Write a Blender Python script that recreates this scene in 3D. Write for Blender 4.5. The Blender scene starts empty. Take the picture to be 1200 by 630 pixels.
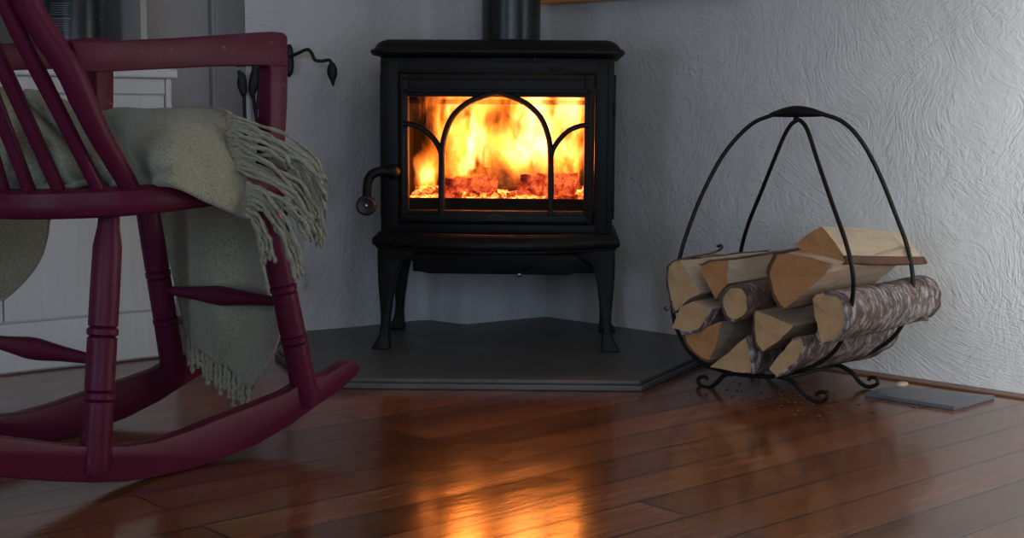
import bpy, bmesh, math, random
from mathutils import Vector, Matrix, noise

random.seed(7)
scn = bpy.context.scene
COL = scn.collection

# ------------------------------------------------------------------ camera
FPX = 1667.0
CAMZ = 0.56
PITCH = math.atan(190.0 / FPX)
ROLL = math.radians(0.4)
CAM = Vector((0, 0, CAMZ))
FW = Vector((0, math.cos(PITCH), -math.sin(PITCH)))
U0 = Vector((0, math.sin(PITCH), math.cos(PITCH)))
R0 = Vector((1, 0, 0))
RT = R0 * math.cos(ROLL) + U0 * math.sin(ROLL)
UP = U0 * math.cos(ROLL) - R0 * math.sin(ROLL)

cd = bpy.data.cameras.new('camera')
cam = bpy.data.objects.new('camera', cd)
COL.objects.link(cam)
cd.lens = 50.01
cd.sensor_width = 36
cd.clip_start = 0.05
M = Matrix((RT, UP, -FW)).transposed().to_4x4()
M.translation = CAM
cam.matrix_world = M
scn.camera = cam


def ray(px, py):
    return (FW + RT * ((px - 600) / FPX) + UP * ((315 - py) / FPX)).normalized()


def on_z(px, py, z=0.0):
    d = ray(px, py)
    return CAM + d * ((z - CAMZ) / d.z)


def on_y(px, py, Y):
    d = ray(px, py)
    return CAM + d * (Y / d.y)


def on_plane(px, py, P, N):
    d = ray(px, py)
    return CAM + d * ((P - CAM).dot(N) / d.dot(N))


# ------------------------------------------------------------------ mesh helpers
def cr(pts, n=8, closed=False):
    """Catmull-Rom through the points (tuples of any size)."""
    P = [Vector(p) for p in pts]
    out = []
    m = len(P)
    rng = range(m) if closed else range(m - 1)
    for i in rng:
        if closed:
            a, b, c, d = P[(i - 1) % m], P[i], P[(i + 1) % m], P[(i + 2) % m]
        else:
            a = P[i - 1] if i > 0 else P[0] * 2 - P[1]
            b, c = P[i], P[i + 1]
            d = P[i + 2] if i + 2 < m else P[-1] * 2 - P[-2]
        for k in range(n):
            t = k / n
            out.append(0.5 * ((2 * b) + (c - a) * t + (2 * a - 5 * b + 4 * c - d) * t * t + (-a + 3 * b - 3 * c + d) * t ** 3))
    if not closed:
        out.append(P[-1])
    return out


class MB:
    def __init__(s):
        s.bm = bmesh.new()

    def face(s, vs, smooth=False, mi=0):
        try:
            f = s.bm.faces.new(vs)
            f.smooth = smooth
            f.material_index = mi
            return f
        except ValueError:
            return None

    def box(s, x0, x1, y0, y1, z0, z1, bev=0.0, mat=None, seg=2):
        t = bmesh.new()
        bmesh.ops.create_cube(t, size=1)
        for v in t.verts:
            v.co = Vector(((x0 + x1) / 2 + v.co.x * (x1 - x0), (y0 + y1) / 2 + v.co.y * (y1 - y0), (z0 + z1) / 2 + v.co.z * (z1 - z0)))
        if bev > 0:
            bmesh.ops.bevel(t, geom=list(t.edges), offset=bev, segments=seg, affect='EDGES', profile=0.5)
        s.add(t, mat)
        return s

    def add(s, t, mat=None, smooth=None):
        mp = {}
        for v in t.verts:
            mp[v] = s.bm.verts.new(mat @ v.co if mat else v.co)
        for f in t.faces:
            g = s.face([mp[v] for v in f.verts], f.smooth if smooth is None else smooth, f.material_index)
        t.free()

    def tube(s, pts, r, seg=10, flat=1.0, cap=True, smooth=True, side=None):
        P = [Vector(p) for p in pts]
        n = len(P)
        R = r if isinstance(r, (list, tuple)) else [r] * n
        rings = []
        T0 = (P[1] - P[0]).normalized()
        N = side.copy() if side else (T0.orthogonal())
        for i in range(n):
            if i == 0:
                T = P[1] - P[0]
            elif i == n - 1:
                T = P[-1] - P[-2]
            else:
                T = P[i + 1] - P[i - 1]
            if T.length < 1e-9:
                T = T0
            T.normalize()
            N = (N - T * N.dot(T))
            if N.length < 1e-6:
                N = T.orthogonal()
            N.normalize()
            B = T.cross(N)
            rings.append([s.bm.verts.new(P[i] + (N * math.cos(a) + B * math.sin(a) * flat) * R[i]) for a in [2 * math.pi * k / seg for k in range(seg)]])
        for i in range(n - 1):
            for k in range(seg):
                s.face([rings[i][k], rings[i][(k + 1) % seg], rings[i + 1][(k + 1) % seg], rings[i + 1][k]], smooth)
        if cap:
            s.face(list(reversed(rings[0])))
            s.face(rings[-1])
        return s

    def prism(s, poly, d0, d1, ax='y', bev=0.0, mat=None, smooth=False):
        """poly of 2D points extruded; ax = the extrusion axis."""
        t = bmesh.new()

        def mk(p, d):
            if ax == 'y':
                return Vector((p[0], d, p[1]))
            if ax == 'z':
                return Vector((p[0], p[1], d))
            return Vector((d, p[0], p[1]))
        a = [t.verts.new(mk(p, d0)) for p in poly]
        b = [t.verts.new(mk(p, d1)) for p in poly]
        n = len(poly)
        t.faces.new(a)
        t.faces.new(list(reversed(b)))
        for i in range(n):
            t.faces.new([a[i], b[i], b[(i + 1) % n], a[(i + 1) % n]])
        bmesh.ops.recalc_face_normals(t, faces=list(t.faces))
        if bev > 0:
            ed = [e for e in t.edges if len(e.link_faces) == 2 and e.calc_face_angle(0) > 0.5]
            bmesh.ops.bevel(t, geom=ed, offset=bev, segments=2, affect='EDGES', profile=0.5)
        s.add(t, mat, smooth)
        return s

    def lathe(s, prof, p0, p1, seg=20, smooth=True):
        """prof: list of (fraction along, radius) from p0 to p1."""
        p0, p1 = Vector(p0), Vector(p1)
        T = (p1 - p0).normalized()
        N = T.orthogonal().normalized()
        B = T.cross(N)
        L = (p1 - p0).length
        rings = []
        for f, r in prof:
            c = p0 + T * (L * f)
            rings.append([s.bm.verts.new(c + (N * math.cos(a) + B * math.sin(a)) * max(r, 1e-5)) for a in [2 * math.pi * k / seg for k in range(seg)]])
        for i in range(len(rings) - 1):
            for k in range(seg):
                s.face([rings[i][k], rings[i][(k + 1) % seg], rings[i + 1][(k + 1) % seg], rings[i + 1][k]], smooth)
        s.face(list(reversed(rings[0])))
        s.face(rings[-1])
        return s

    def sweep(s, path, prof, closed=False, smooth=True):
        """prof 2D (outward, z) swept along a horizontal path [(x,y)]; outward = right-hand side."""
        P = [Vector((p[0], p[1])) for p in path]
        n = len(P)
        rings = []
        for i in range(n):
            if closed:
                a, b = P[(i - 1) % n], P[(i + 1) % n]
                e0 = (P[i] - a).normalized()
                e1 = (b - P[i]).normalized()
            else:
                e0 = (P[i] - P[i - 1]).normalized() if i > 0 else (P[1] - P[0]).normalized()
                e1 = (P[i + 1] - P[i]).normalized() if i < n - 1 else e0
            n0 = Vector((e0.y, -e0.x))
            n1 = Vector((e1.y, -e1.x))
            nn = (n0 + n1).normalized()
            k = 1 / max(0.35, nn.dot(n0))
            rings.append([s.bm.verts.new((P[i].x + nn.x * k * q[0], P[i].y + nn.y * k * q[0], q[1])) for q in prof])
        m = len(prof)
        rr = range(n) if closed else range(n - 1)
        for i in rr:
            A, B = rings[i], rings[(i + 1) % n]
            for k in range(m - 1):
                s.face([A[k], B[k], B[k + 1], A[k + 1]], smooth)
        return rings

    def build(s, name, mats, parent=None, matrix=None, recalc=True, autosm=None):
        if recalc:
            bmesh.ops.recalc_face_normals(s.bm, faces=list(s.bm.faces))
        me = bpy.data.meshes.new(name)
        s.bm.to_mesh(me)
        s.bm.free()
        if not isinstance(mats, (list, tuple)):
            mats = [mats]
        for m in mats:
            me.materials.append(m)
        if autosm:
            me.shade_smooth()
            me.set_sharp_from_angle(angle=math.radians(autosm))
        o = bpy.data.objects.new(name, me)
        COL.objects.link(o)
        if parent:
            o.parent = parent
        if matrix:
            o.matrix_world = matrix
        return o


def tag(o, label=None, cat=None, group=None, kind=None):
    if label:
        o['label'] = label
    if cat:
        o['category'] = cat
    if group:
        o['group'] = group
    if kind:
        o['kind'] = kind
    return o


def empty(name, loc=(0, 0, 0), rz=0.0, label=None, cat=None, group=None):
    o = bpy.data.objects.new(name, None)
    COL.objects.link(o)
    o.empty_display_size = 0.05
    o.location = loc
    o.rotation_euler = (0, 0, rz)
    return tag(o, label, cat, group)


# ------------------------------------------------------------------ materials
def mat_new(name):
    m = bpy.data.materials.new(name)
    m.use_nodes = True
    nt = m.node_tree
    nt.nodes.clear()
    out = nt.nodes.new('ShaderNodeOutputMaterial')
    b = nt.nodes.new('ShaderNodeBsdfPrincipled')
    nt.links.new(b.outputs[0], out.inputs[0])
    return m, nt, b, out


class NT:
    """little node helper"""
    def __init__(s, nt):
        s.nt = nt

    def n(s, kind, **kw):
        nd = s.nt.nodes.new('ShaderNode' + kind)
        for k, v in kw.items():
            if k.startswith('i_'):
                key = k[2:].replace('_', ' ')
                s.put(nd.inputs[key], v)
            else:
                setattr(nd, k, v)
        return nd

    def put(s, sock, v):
        if isinstance(v, bpy.types.NodeSocket):
            s.nt.links.new(v, sock)
        else:
            sock.default_value = v

    def coord(s, kind='Object', scale=(1, 1, 1), rot=(0, 0, 0), loc=(0, 0, 0)):
        tc = s.n('TexCoord')
        mp = s.n('Mapping')
        s.nt.links.new(tc.outputs[kind], mp.inputs['Vector'])
        mp.inputs['Scale'].default_value = scale
        mp.inputs['Rotation'].default_value = rot
        mp.inputs['Location'].default_value = loc
        return mp.outputs[0]

    def noise(s, vec, scale, detail=4, rough=0.5, dist=0.0):
        nd = s.n('TexNoise')
        s.put(nd.inputs['Vector'], vec)
        nd.inputs['Scale'].default_value = scale
        nd.inputs['Detail'].default_value = detail
        nd.inputs['Roughness'].default_value = rough
        nd.inputs['Distortion'].default_value = dist
        return nd

    def ramp(s, fac, stops, interp='LINEAR'):
        nd = s.n('ValToRGB')
        nd.color_ramp.interpolation = interp
        el = nd.color_ramp.elements
        while len(el) < len(stops):
            el.new(0.5)
        for e, (p, c) in zip(el, stops):
            e.position = p
            e.color = (c[0], c[1], c[2], 1) if hasattr(c, '__len__') else (c, c, c, 1)
        s.put(nd.inputs[0], fac)
        return nd.outputs[0]

    def mix(s, fac, a, b, mode='MIX'):
        nd = s.n('Mix', data_type='RGBA', blend_type=mode)
        s.put(nd.inputs[0], fac)
        for i, v in ((6, a), (7, b)):
            if isinstance(v, tuple) and len(v) == 3:
                v = (*v, 1)
            s.put(nd.inputs[i], v)
        return nd.outputs[2]

    def math(s, op, a, b=0.0, c=0.0, clamp=False):
        nd = s.n('Math', operation=op, use_clamp=clamp)
        s.put(nd.inputs[0], a)
        s.put(nd.inputs[1], b)
        if op in ('MULTIPLY_ADD', 'SMOOTH_MIN', 'SMOOTH_MAX', 'COMPARE'):
            s.put(nd.inputs[2], c)
        return nd.outputs[0]

    def vm(s, op, a, b=None):
        nd = s.n('VectorMath', operation=op)
        s.put(nd.inputs[0], a)
        if b is not None:
            s.put(nd.inputs[1], b)
        return nd.outputs['Value'] if op in ('LENGTH', 'DOT_PRODUCT', 'DISTANCE') else nd.outputs[0]

    def bump(s, height, strength=0.5, dist=0.01, normal=None):
        nd = s.n('Bump')
        s.put(nd.inputs['Height'], height)
        nd.inputs['Strength'].default_value = strength
        nd.inputs['Distance'].default_value = dist
        if normal:
            s.put(nd.inputs['Normal'], normal)
        return nd.outputs[0]


def m_plaster(name='plaster', base=(0.62, 0.61, 0.60), bump=1.0):
    m, nt, b, out = mat_new(name)
    N = NT(nt)
    co = N.coord('Object')
    warp = N.noise(co, 3.1, 2, 0.5)
    w = N.vm('SCALE', N.vm('SUBTRACT', warp.outputs['Color'], (0.5, 0.5, 0.5)))
    w.node.inputs['Scale'].default_value = 0.42
    co2 = N.vm('ADD', co, w)
    st = N.n('Mapping')
    nt.links.new(co2, st.inputs[0])
    st.inputs['Scale'].default_value = (1, 1, 0.42)
    a = N.noise(st.outputs[0], 62, 4, 0.6, 1.0)          # trowel ridges
    # sweeping arcs of the trowel
    sw = N.noise(co, 1.7, 1, 0.4)
    s2 = N.vm('SCALE', N.vm('SUBTRACT', sw.outputs['Color'], (0.5, 0.5, 0.5)))
    s2.node.inputs['Scale'].default_value = 1.5
    ar = N.n('Mapping')
    nt.links.new(N.vm('ADD', co, s2), ar.inputs[0])
    ar.inputs['Scale'].default_value = (10, 10, 44)
    arc = N.noise(ar.outputs[0], 2.4, 4, 0.62, 0.6)
    arcm = N.ramp(N.noise(co, 5.5, 2, 0.5).outputs[0], [(0.38, 0.15), (0.62, 1.0)])
    fine = N.noise(co, 210, 3, 0.6)
    big = N.noise(co, 14, 3, 0.55)
    h = N.math('ADD', N.math('MULTIPLY', a.outputs[0], 0.8), N.math('MULTIPLY', N.math('MULTIPLY', arc.outputs[0], arcm), 0.95))
    h = N.math('ADD', h, N.math('MULTIPLY', fine.outputs[0], 0.15))
    h = N.math('ADD', h, N.math('MULTIPLY', big.outputs[0], 0.9))
    nt.links.new(N.bump(h, 0.8 * bump, 0.0046), b.inputs['Normal'])
    dirt = N.noise(co, 2.3, 4, 0.6)
    specks = N.noise(co, 60, 2, 0.5)
    c = N.mix(N.ramp(dirt.outputs[0], [(0.35, 0), (0.7, 1)]), base, tuple(x * 0.93 for x in base))
    c = N.mix(N.math('MULTIPLY', N.ramp(specks.outputs[0], [(0.72, 0), (0.78, 1)]), 0.25), c, (0.3, 0.22, 0.16))
    nt.links.new(c, b.inputs['Base Color'])
    b.inputs['Roughness'].default_value = 0.72
    b.inputs['Specular IOR Level'].default_value = 0.3
    return m


def m_floor():
    m, nt, b, out = mat_new('varnished_boards')
    N = NT(nt)
    ang = math.atan2(0.66, 0.751)
    co = N.coord('Object', rot=(0, 0, -ang))
    br = N.n('TexBrick', offset=0.37, offset_frequency=2)
    nt.links.new(co, br.inputs['Vector'])
    br.inputs['Scale'].default_value = 1.0
    br.inputs['Brick Width'].default_value = 1.45
    br.inputs['Row Height'].default_value = 0.098
    br.inputs['Mortar Size'].default_value = 0.0028
    br.inputs['Mortar Smooth'].default_value = 0.3
    br.inputs['Color1'].default_value = (0, 0, 0, 1)
    br.inputs['Color2'].default_value = (1, 1, 1, 1)
    br.inputs['Mortar'].default_value = (0.5, 0.5, 0.5, 1)
    per = br.outputs['Color']
    gm = N.n('Mapping')
    nt.links.new(N.vm('ADD', co, N.vm('MULTIPLY', per, (7.0, 3.0, 0.0))), gm.inputs[0])
    gm.inputs['Scale'].default_value = (1.6, 22, 1)
    gr = N.noise(gm.outputs[0], 2.6, 6, 0.62, 0.8)
    gm2 = N.n('Mapping')
    nt.links.new(N.vm('ADD', co, N.vm('MULTIPLY', per, (5.0, 9.0, 0.0))), gm2.inputs[0])
    gm2.inputs['Scale'].default_value = (1.2, 6, 1)
    cath = N.noise(gm2.outputs[0], 2.0, 3, 0.5, 1.5)
    base = N.ramp(gr.outputs[0], [(0.25, (0.12, 0.040, 0.016)), (0.55, (0.22, 0.080, 0.030)), (0.8, (0.31, 0.120, 0.045))])
    base = N.mix(N.ramp(cath.outputs[0], [(0.4, 0), (0.65, 1)]), base, (0.16, 0.05, 0.018))
    tone = N.ramp(per, [(0.0, 0.62), (0.5, 0.95), (1.0, 1.35)])
    base = N.mix(1.0, base, tone, 'MULTIPLY')
    base = N.mix(br.outputs['Fac'], base, (0.02, 0.008, 0.004))
    nt.links.new(base, b.inputs['Base Color'])
    # gloss: varnish with wear
    wear = N.noise(N.coord('Object'), 5, 5, 0.6)
    nt.links.new(N.ramp(wear.outputs[0], [(0.3, 0.13), (0.7, 0.20)]), b.inputs['Roughness'])
    b.inputs['Specular IOR Level'].default_value = 0.6
    b.inputs['Coat Weight'].default_value = 0.15
    b.inputs['Coat Roughness'].default_value = 0.1
    # board relief
    wm = N.n('Mapping')
    nt.links.new(N.vm('ADD', co, N.vm('MULTIPLY', per, (3.0, 1.0, 0.0))), wm.inputs[0])
    wm.inputs['Scale'].default_value = (3.5, 12, 1)
    wav = N.noise(wm.outputs[0], 1.0, 3, 0.5, 0.4)
    sep = N.n('SeparateXYZ')
    nt.links.new(co, sep.inputs[0])
    cup = N.math('PINGPONG', sep.outputs['Y'], 0.049)     # gentle cupping of every board
    rm = N.n('Mapping')
    nt.links.new(N.vm('ADD', co, N.vm('MULTIPLY', per, (4.0, 2.0, 0.0))), rm.inputs[0])
    rm.inputs['Scale'].default_value = (9, 55, 1)
    rip = N.noise(rm.outputs[0], 1.0, 4, 0.6, 0.5)
    spk = N.noise(N.coord('Object', rot=(0, 0, -ang), scale=(1, 2.2, 1)), 210, 2, 0.6)
    h = N.math('ADD', N.math('MULTIPLY', wav.outputs[0], 0.60), N.math('MULTIPLY', cup, 5.0))
    h = N.math('ADD', h, N.math('MULTIPLY', rip.outputs[0], 0.36))
    frc = N.math('FRACT', N.math('DIVIDE', sep.outputs['Y'], 0.098))
    sp_ = N.n('SeparateColor')
    nt.links.new(per, sp_.inputs[0])
    h = N.math('ADD', h, N.math('MULTIPLY', N.math('MULTIPLY', N.math('SUBTRACT', frc, 0.5), N.math('SUBTRACT', sp_.outputs[0], 0.5)), 1.2))
    h = N.math('ADD', h, N.math('MULTIPLY', spk.outputs[0], 0.030))
    h = N.math('SUBTRACT', h, N.math('MULTIPLY', br.outputs['Fac'], 0.7))
    nt.links.new(N.bump(h, 0.5, 0.0022), b.inputs['Normal'])
    return m


def m_simple(name, col, rough=0.5, metal=0.0, bump=0.0, bscale=80, var=0.12, vscale=8, spec=0.5, bdist=0.002):
    m, nt, b, out = mat_new(name)
    N = NT(nt)
    co = N.coord('Object')
    v = N.noise(co, vscale, 4, 0.6)
    c = N.mix(N.ramp(v.outputs[0], [(0.3, 0), (0.7, 1)]), tuple(x * (1 - var) for x in col), tuple(min(1, x * (1 + var)) for x in col))
    nt.links.new(c, b.inputs['Base Color'])
    b.inputs['Roughness'].default_value = rough
    b.inputs['Metallic'].default_value = metal
    b.inputs['Specular IOR Level'].default_value = spec
    if bump:
        f = N.noise(co, bscale, 4, 0.6)
        nt.links.new(N.bump(f.outputs[0], bump, bdist), b.inputs['Normal'])
    return m


def m_paint_red():
    m, nt, b, out = mat_new('burgundy_paint')
    N = NT(nt)
    co = N.coord('Object')
    v = N.noise(co, 7, 4, 0.6)
    c = N.mix(N.ramp(v.outputs[0], [(0.3, 0), (0.7, 1)]), (0.072, 0.006, 0.020), (0.098, 0.009, 0.029))
    # worn edges show pale undercoat
    geo = N.n('NewGeometry')
    pt = N.ramp(geo.outputs['Pointiness'], [(0.53, 0), (0.60, 1)])
    w = N.noise(co, 70, 4, 0.7)
    wf = N.math('MULTIPLY', pt, N.ramp(w.outputs[0], [(0.64, 0), (0.68, 1)]))
    sc = N.noise(co, 90, 2, 0.5)
    sp = N.ramp(sc.outputs[0], [(0.80, 0), (0.82, 1)])
    c = N.mix(N.math('MULTIPLY', wf, 0.75), c, (0.45, 0.25, 0.24))
    nt.links.new(c, b.inputs['Base Color'])
    b.inputs['Roughness'].default_value = 0.42
    b.inputs['Specular IOR Level'].default_value = 0.16
    f = N.noise(co, 45, 3, 0.5)
    nt.links.new(N.bump(f.outputs[0], 0.25, 0.0015), b.inputs['Normal'])
    return m


def m_wool():
    m, nt, b, out = mat_new('sage_wool')
    N = NT(nt)
    co = N.coord('Object')
    v = N.noise(co, 9, 5, 0.6)
    fz = N.noise(co, 260, 3, 0.7)
    c = N.mix(N.ramp(v.outputs[0], [(0.3, 0), (0.7, 1)]), (0.165, 0.155, 0.105), (0.25, 0.24, 0.165))
    c = N.mix(N.ramp(fz.outputs[0], [(0.35, 0), (0.75, 1)]), c, (0.38, 0.365, 0.26))
    nt.links.new(c, b.inputs['Base Color'])
    b.inputs['Roughness'].default_value = 0.95
    b.inputs['Sheen Weight'].default_value = 0.25
    b.inputs['Sheen Roughness'].default_value = 0.5
    b.inputs['Specular IOR Level'].default_value = 0.1
    h = N.math('ADD', fz.outputs[0], N.math('MULTIPLY', N.noise(co, 90, 3, 0.6).outputs[0], 0.8))
    nt.links.new(N.bump(h, 0.7, 0.003), b.inputs['Normal'])
    return m


def m_endgrain(name, c0, c1):
    m, nt, b, out = mat_new(name)
    N = NT(nt)
    co = N.coord('Object')
    wv = N.n('TexWave', wave_type='RINGS', rings_direction='Y')
    nt.links.new(co, wv.inputs['Vector'])
    wv.inputs['Scale'].default_value = 55
    wv.inputs['Distortion'].default_value = 2.5
    wv.inputs['Detail'].default_value = 3
    wv.inputs['Detail Scale'].default_value = 1.0
    v = N.noise(co, 22, 5, 0.65)
    c = N.mix(N.ramp(v.outputs[0], [(0.3, 0), (0.72, 1)]), c0, c1)
    c = N.mix(N.math('MULTIPLY', wv.outputs['Fac'], 0.22), c, tuple(x * 0.6 for x in c0))
    sp = N.noise(co, 75, 3, 0.6)
    c = N.mix(N.math('MULTIPLY', N.ramp(sp.outputs[0], [(0.66, 0), (0.74, 1)]), 0.5), c, (0.10, 0.045, 0.02))
    nt.links.new(c, b.inputs['Base Color'])
    b.inputs['Roughness'].default_value = 0.8
    f = N.noise(co, 140, 4, 0.7)
    nt.links.new(N.bump(f.outputs[0], 0.5, 0.002), b.inputs['Normal'])
    return m


def m_splitwood(name, c0, c1):
    m, nt, b, out = mat_new(name)
    N = NT(nt)
    co = N.coord('Object', scale=(1, 0.09, 1))
    v = N.noise(co, 90, 5, 0.65, 0.6)
    w = N.noise(N.coord('Object'), 9, 3, 0.5)
    c = N.mix(N.ramp(v.outputs[0], [(0.3, 0), (0.7, 1)]), c0, c1)
    c = N.mix(N.math('MULTIPLY', N.ramp(w.outputs[0], [(0.5, 0), (0.75, 1)]), 0.45), c, tuple(x * 0.55 for x in c0))
    nt.links.new(c, b.inputs['Base Color'])
    b.inputs['Roughness'].default_value = 0.75
    nt.links.new(N.bump(v.outputs[0], 0.6, 0.003), b.inputs['Normal'])
    return m


def m_bark(name='birch_bark', white=0.5):
    m, nt, b, out = mat_new(name)
    N = NT(nt)
    co = N.coord('Object')
    # horizontal lenticels run round the trunk: stretched across the axis, tight along Y
    co2 = N.coord('Object', scale=(0.35, 1.6, 0.35))
    le = N.noise(co2, 95, 4, 0.65, 0.4)
    pa = N.noise(N.coord('Object', scale=(1, 1.4, 1)), 26, 5, 0.7, 0.6)
    wm = N.ramp(pa.outputs[0], [(0.62 - white * 0.35, 0), (0.74 - white * 0.35, 1)])
    pale = N.mix(N.ramp(le.outputs[0], [(0.42, 0), (0.58, 1)]), (0.13, 0.105, 0.10), (0.50, 0.46, 0.45))
    brown = N.mix(N.ramp(N.noise(co, 60, 4, 0.7).outputs[0], [(0.35, 0), (0.65, 1)]), (0.05, 0.032, 0.026), (0.21, 0.125, 0.085))
    c = N.mix(wm, brown, pale)
    red = N.noise(co, 14, 3, 0.6)
    c = N.mix(N.math('MULTIPLY', N.ramp(red.outputs[0], [(0.64, 0), (0.72, 1)]), 0.7), c, (0.24, 0.095, 0.045))
    nt.links.new(c, b.inputs['Base Color'])
    b.inputs['Roughness'].default_value = 0.8
    h = N.math('ADD', N.math('MULTIPLY', le.outputs[0], 0.5), N.math('MULTIPLY', pa.outputs[0], 1.2))
    nt.links.new(N.bump(h, 0.9, 0.006), b.inputs['Normal'])
    return m


def m_ember(name, strength, thr=0.45, col0=(0.9, 0.06, 0.01), col1=(1.0, 0.45, 0.06), scale=38, vo=True):
    m, nt, b, out = mat_new(name)
    N = NT(nt)
    co = N.coord('Object')
    n1 = N.noise(co, scale, 5, 0.65, 0.5)
    n2 = N.noise(co, 12, 2, 0.5)
    vor = N.n('TexVoronoi', feature='DISTANCE_TO_EDGE')
    nt.links.new(N.vm('ADD', co, N.vm('MULTIPLY', n1.outputs['Color'], (0.03, 0.03, 0.02))), vor.inputs['Vector'])
    vor.inputs['Scale'].default_value = 95
    f = N.ramp(N.math('ADD', N.math('MULTIPLY', n1.outputs[0], 0.6), N.math('MULTIPLY', n2.outputs[0], 0.5)), [(thr, 0), (thr + 0.22, 1)])
    if vo:
        f = N.math('MULTIPLY', f, N.ramp(vor.outputs['Distance'], [(0.0, 0.35), (0.05, 1.0)]))
    col = N.mix(N.math('POWER', f, 1.6), col0, col1)
    nt.links.new(col, b.inputs['Emission Color'])
    nt.links.new(N.math('MULTIPLY_ADD', N.math('POWER', f, 1.3), strength, 0.06), b.inputs['Emission Strength'])
    b.inputs['Base Color'].default_value = (0.02, 0.015, 0.013, 1)
    b.inputs['Roughness'].default_value = 0.9
    nt.links.new(N.bump(n1.outputs[0], 0.8, 0.006), b.inputs['Normal'])
    return m


def m_glass():
    m = bpy.data.materials.new('stove_glass')
    m.use_nodes = True
    nt = m.node_tree
    nt.nodes.clear()
    out = nt.nodes.new('ShaderNodeOutputMaterial')
    t = nt.nodes.new('ShaderNodeBsdfTransparent')
    g = nt.nodes.new('ShaderNodeBsdfGlossy')
    g.inputs['Roughness'].default_value = 0.03
    t.inputs['Color'].default_value = (0.97, 0.94, 0.9, 1)
    mx = nt.nodes.new('ShaderNodeMixShader')
    mx.inputs[0].default_value = 0.025
    nt.links.new(t.outputs[0], mx.inputs[1])
    nt.links.new(g.outputs[0], mx.inputs[2])
    nt.links.new(mx.outputs[0], out.inputs[0])
    return m


FLAME_K = 1.0


def m_flame():
    m = bpy.data.materials.new('flame_volume')
    m.use_nodes = True
    nt = m.node_tree
    nt.nodes.clear()
    out = nt.nodes.new('ShaderNodeOutputMaterial')
    N = NT(nt)
    co = N.coord('Object')
    # licking distortion, stronger towards the top
    st = N.n('Mapping')
    nt.links.new(co, st.inputs[0])
    st.inputs['Scale'].default_value = (1.0, 1.0, 0.38)
    wn = N.noise(st.outputs[0], 17, 3, 0.55)
    w = N.vm('SUBTRACT', wn.outputs['Color'], (0.5, 0.5, 0.5))
    sw = N.n('VectorMath', operation='MULTIPLY')
    nt.links.new(w, sw.inputs[0])
    sw.inputs[1].default_value = (0.11, 0.05, 0.07)
    p = N.vm('ADD', co, sw.outputs[0])

    def X(px):
        return (px - 582) / 532 * 1.035

    def Z(py):
        return 0.28 + (132 - (py - 135)) / 532 * 1.035 - 0.0
    lobes = [
        (545, 172, 27, 42, 1.25), (553, 205, 26, 22, 0.6), (535, 140, 20, 30, 0.45),
        (622, 168, 34, 44, 1.45), (600, 190, 34, 24, 0.55), (640, 125, 34, 24, 0.65),
        (668, 180, 22, 34, 1.15), (664, 135, 26, 26, 0.8), (580, 122, 40, 16, 0.35),
        (496, 214, 9, 20, 1.25), (508, 178, 11, 34, 0.45), (500, 130, 22, 22, 0.38), (672, 215, 12, 14, 0.3),
        (590, 165, 60, 60, 0.14),
    ]
    acc = None
    for px, py, rx, rz, s in lobes:
        d = N.vm('SUBTRACT', p, (X(px), 0.17, Z(py)))
        d = N.vm('MULTIPLY', d, (532 / rx, 1 / 0.07, 532 / rz))
        L = N.vm('LENGTH', d)
        g = N.math('EXPONENT', N.math('MULTIPLY', N.math('MULTIPLY', L, L), -1.15))
        g = N.math('MULTIPLY', g, s)
        acc = g if acc is None else N.math('ADD', acc, g)
    fn = N.n('Mapping')
    nt.links.new(p, fn.inputs[0])
    fn.inputs['Scale'].default_value = (1.0, 0.15, 0.36)
    n2 = N.noise(fn.outputs[0], 34, 4, 0.6, 0.8)
    mod = N.ramp(n2.outputs[0], [(0.38, 0.05), (0.60, 1.25)])
    e = N.math('MULTIPLY', acc, mod)
    e = N.math('SUBTRACT', e, 0.09)
    e = N.math('MAXIMUM', e, 0.0)
    e = N.math('DIVIDE', N.math('MULTIPLY', e, 1.7), N.math('ADD', 1.0, e))
    col = N.ramp(e, [(0.0, (1.0, 0.12, 0.006)), (0.25, (1.0, 0.19, 0.015)), (0.6, (1.0, 0.25, 0.03)), (0.85, (1.0, 0.37, 0.12))])
    em = N.n('Emission')
    nt.links.new(col, em.inputs['Color'])
    nt.links.new(N.math('MULTIPLY', N.math('POWER', e, 1.3), 95.0 * FLAME_K), em.inputs['Strength'])
    nt.links.new(em.outputs[0], out.inputs['Volume'])
    m.cycles.volume_step_rate = 0.35
    return m


PL = m_plaster()
PAINTW = None


def m_whitepaint(name, col, grain=True):
    m, nt, b, out = mat_new(name)
    N = NT(nt)
    g = N.noise(N.coord('Object', scale=(1, 1, 0.03) if grain else (1, 1, 1)), 130, 3, 0.6)
    c = N.mix(N.ramp(g.outputs[0], [(0.35, 0), (0.65, 1)]), tuple(x * 0.94 for x in col), col)
    nt.links.new(c, b.inputs['Base Color'])
    b.inputs['Roughness'].default_value = 0.5
    nt.links.new(N.bump(g.outputs[0], 0.3, 0.001), b.inputs['Normal'])
    return m


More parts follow.
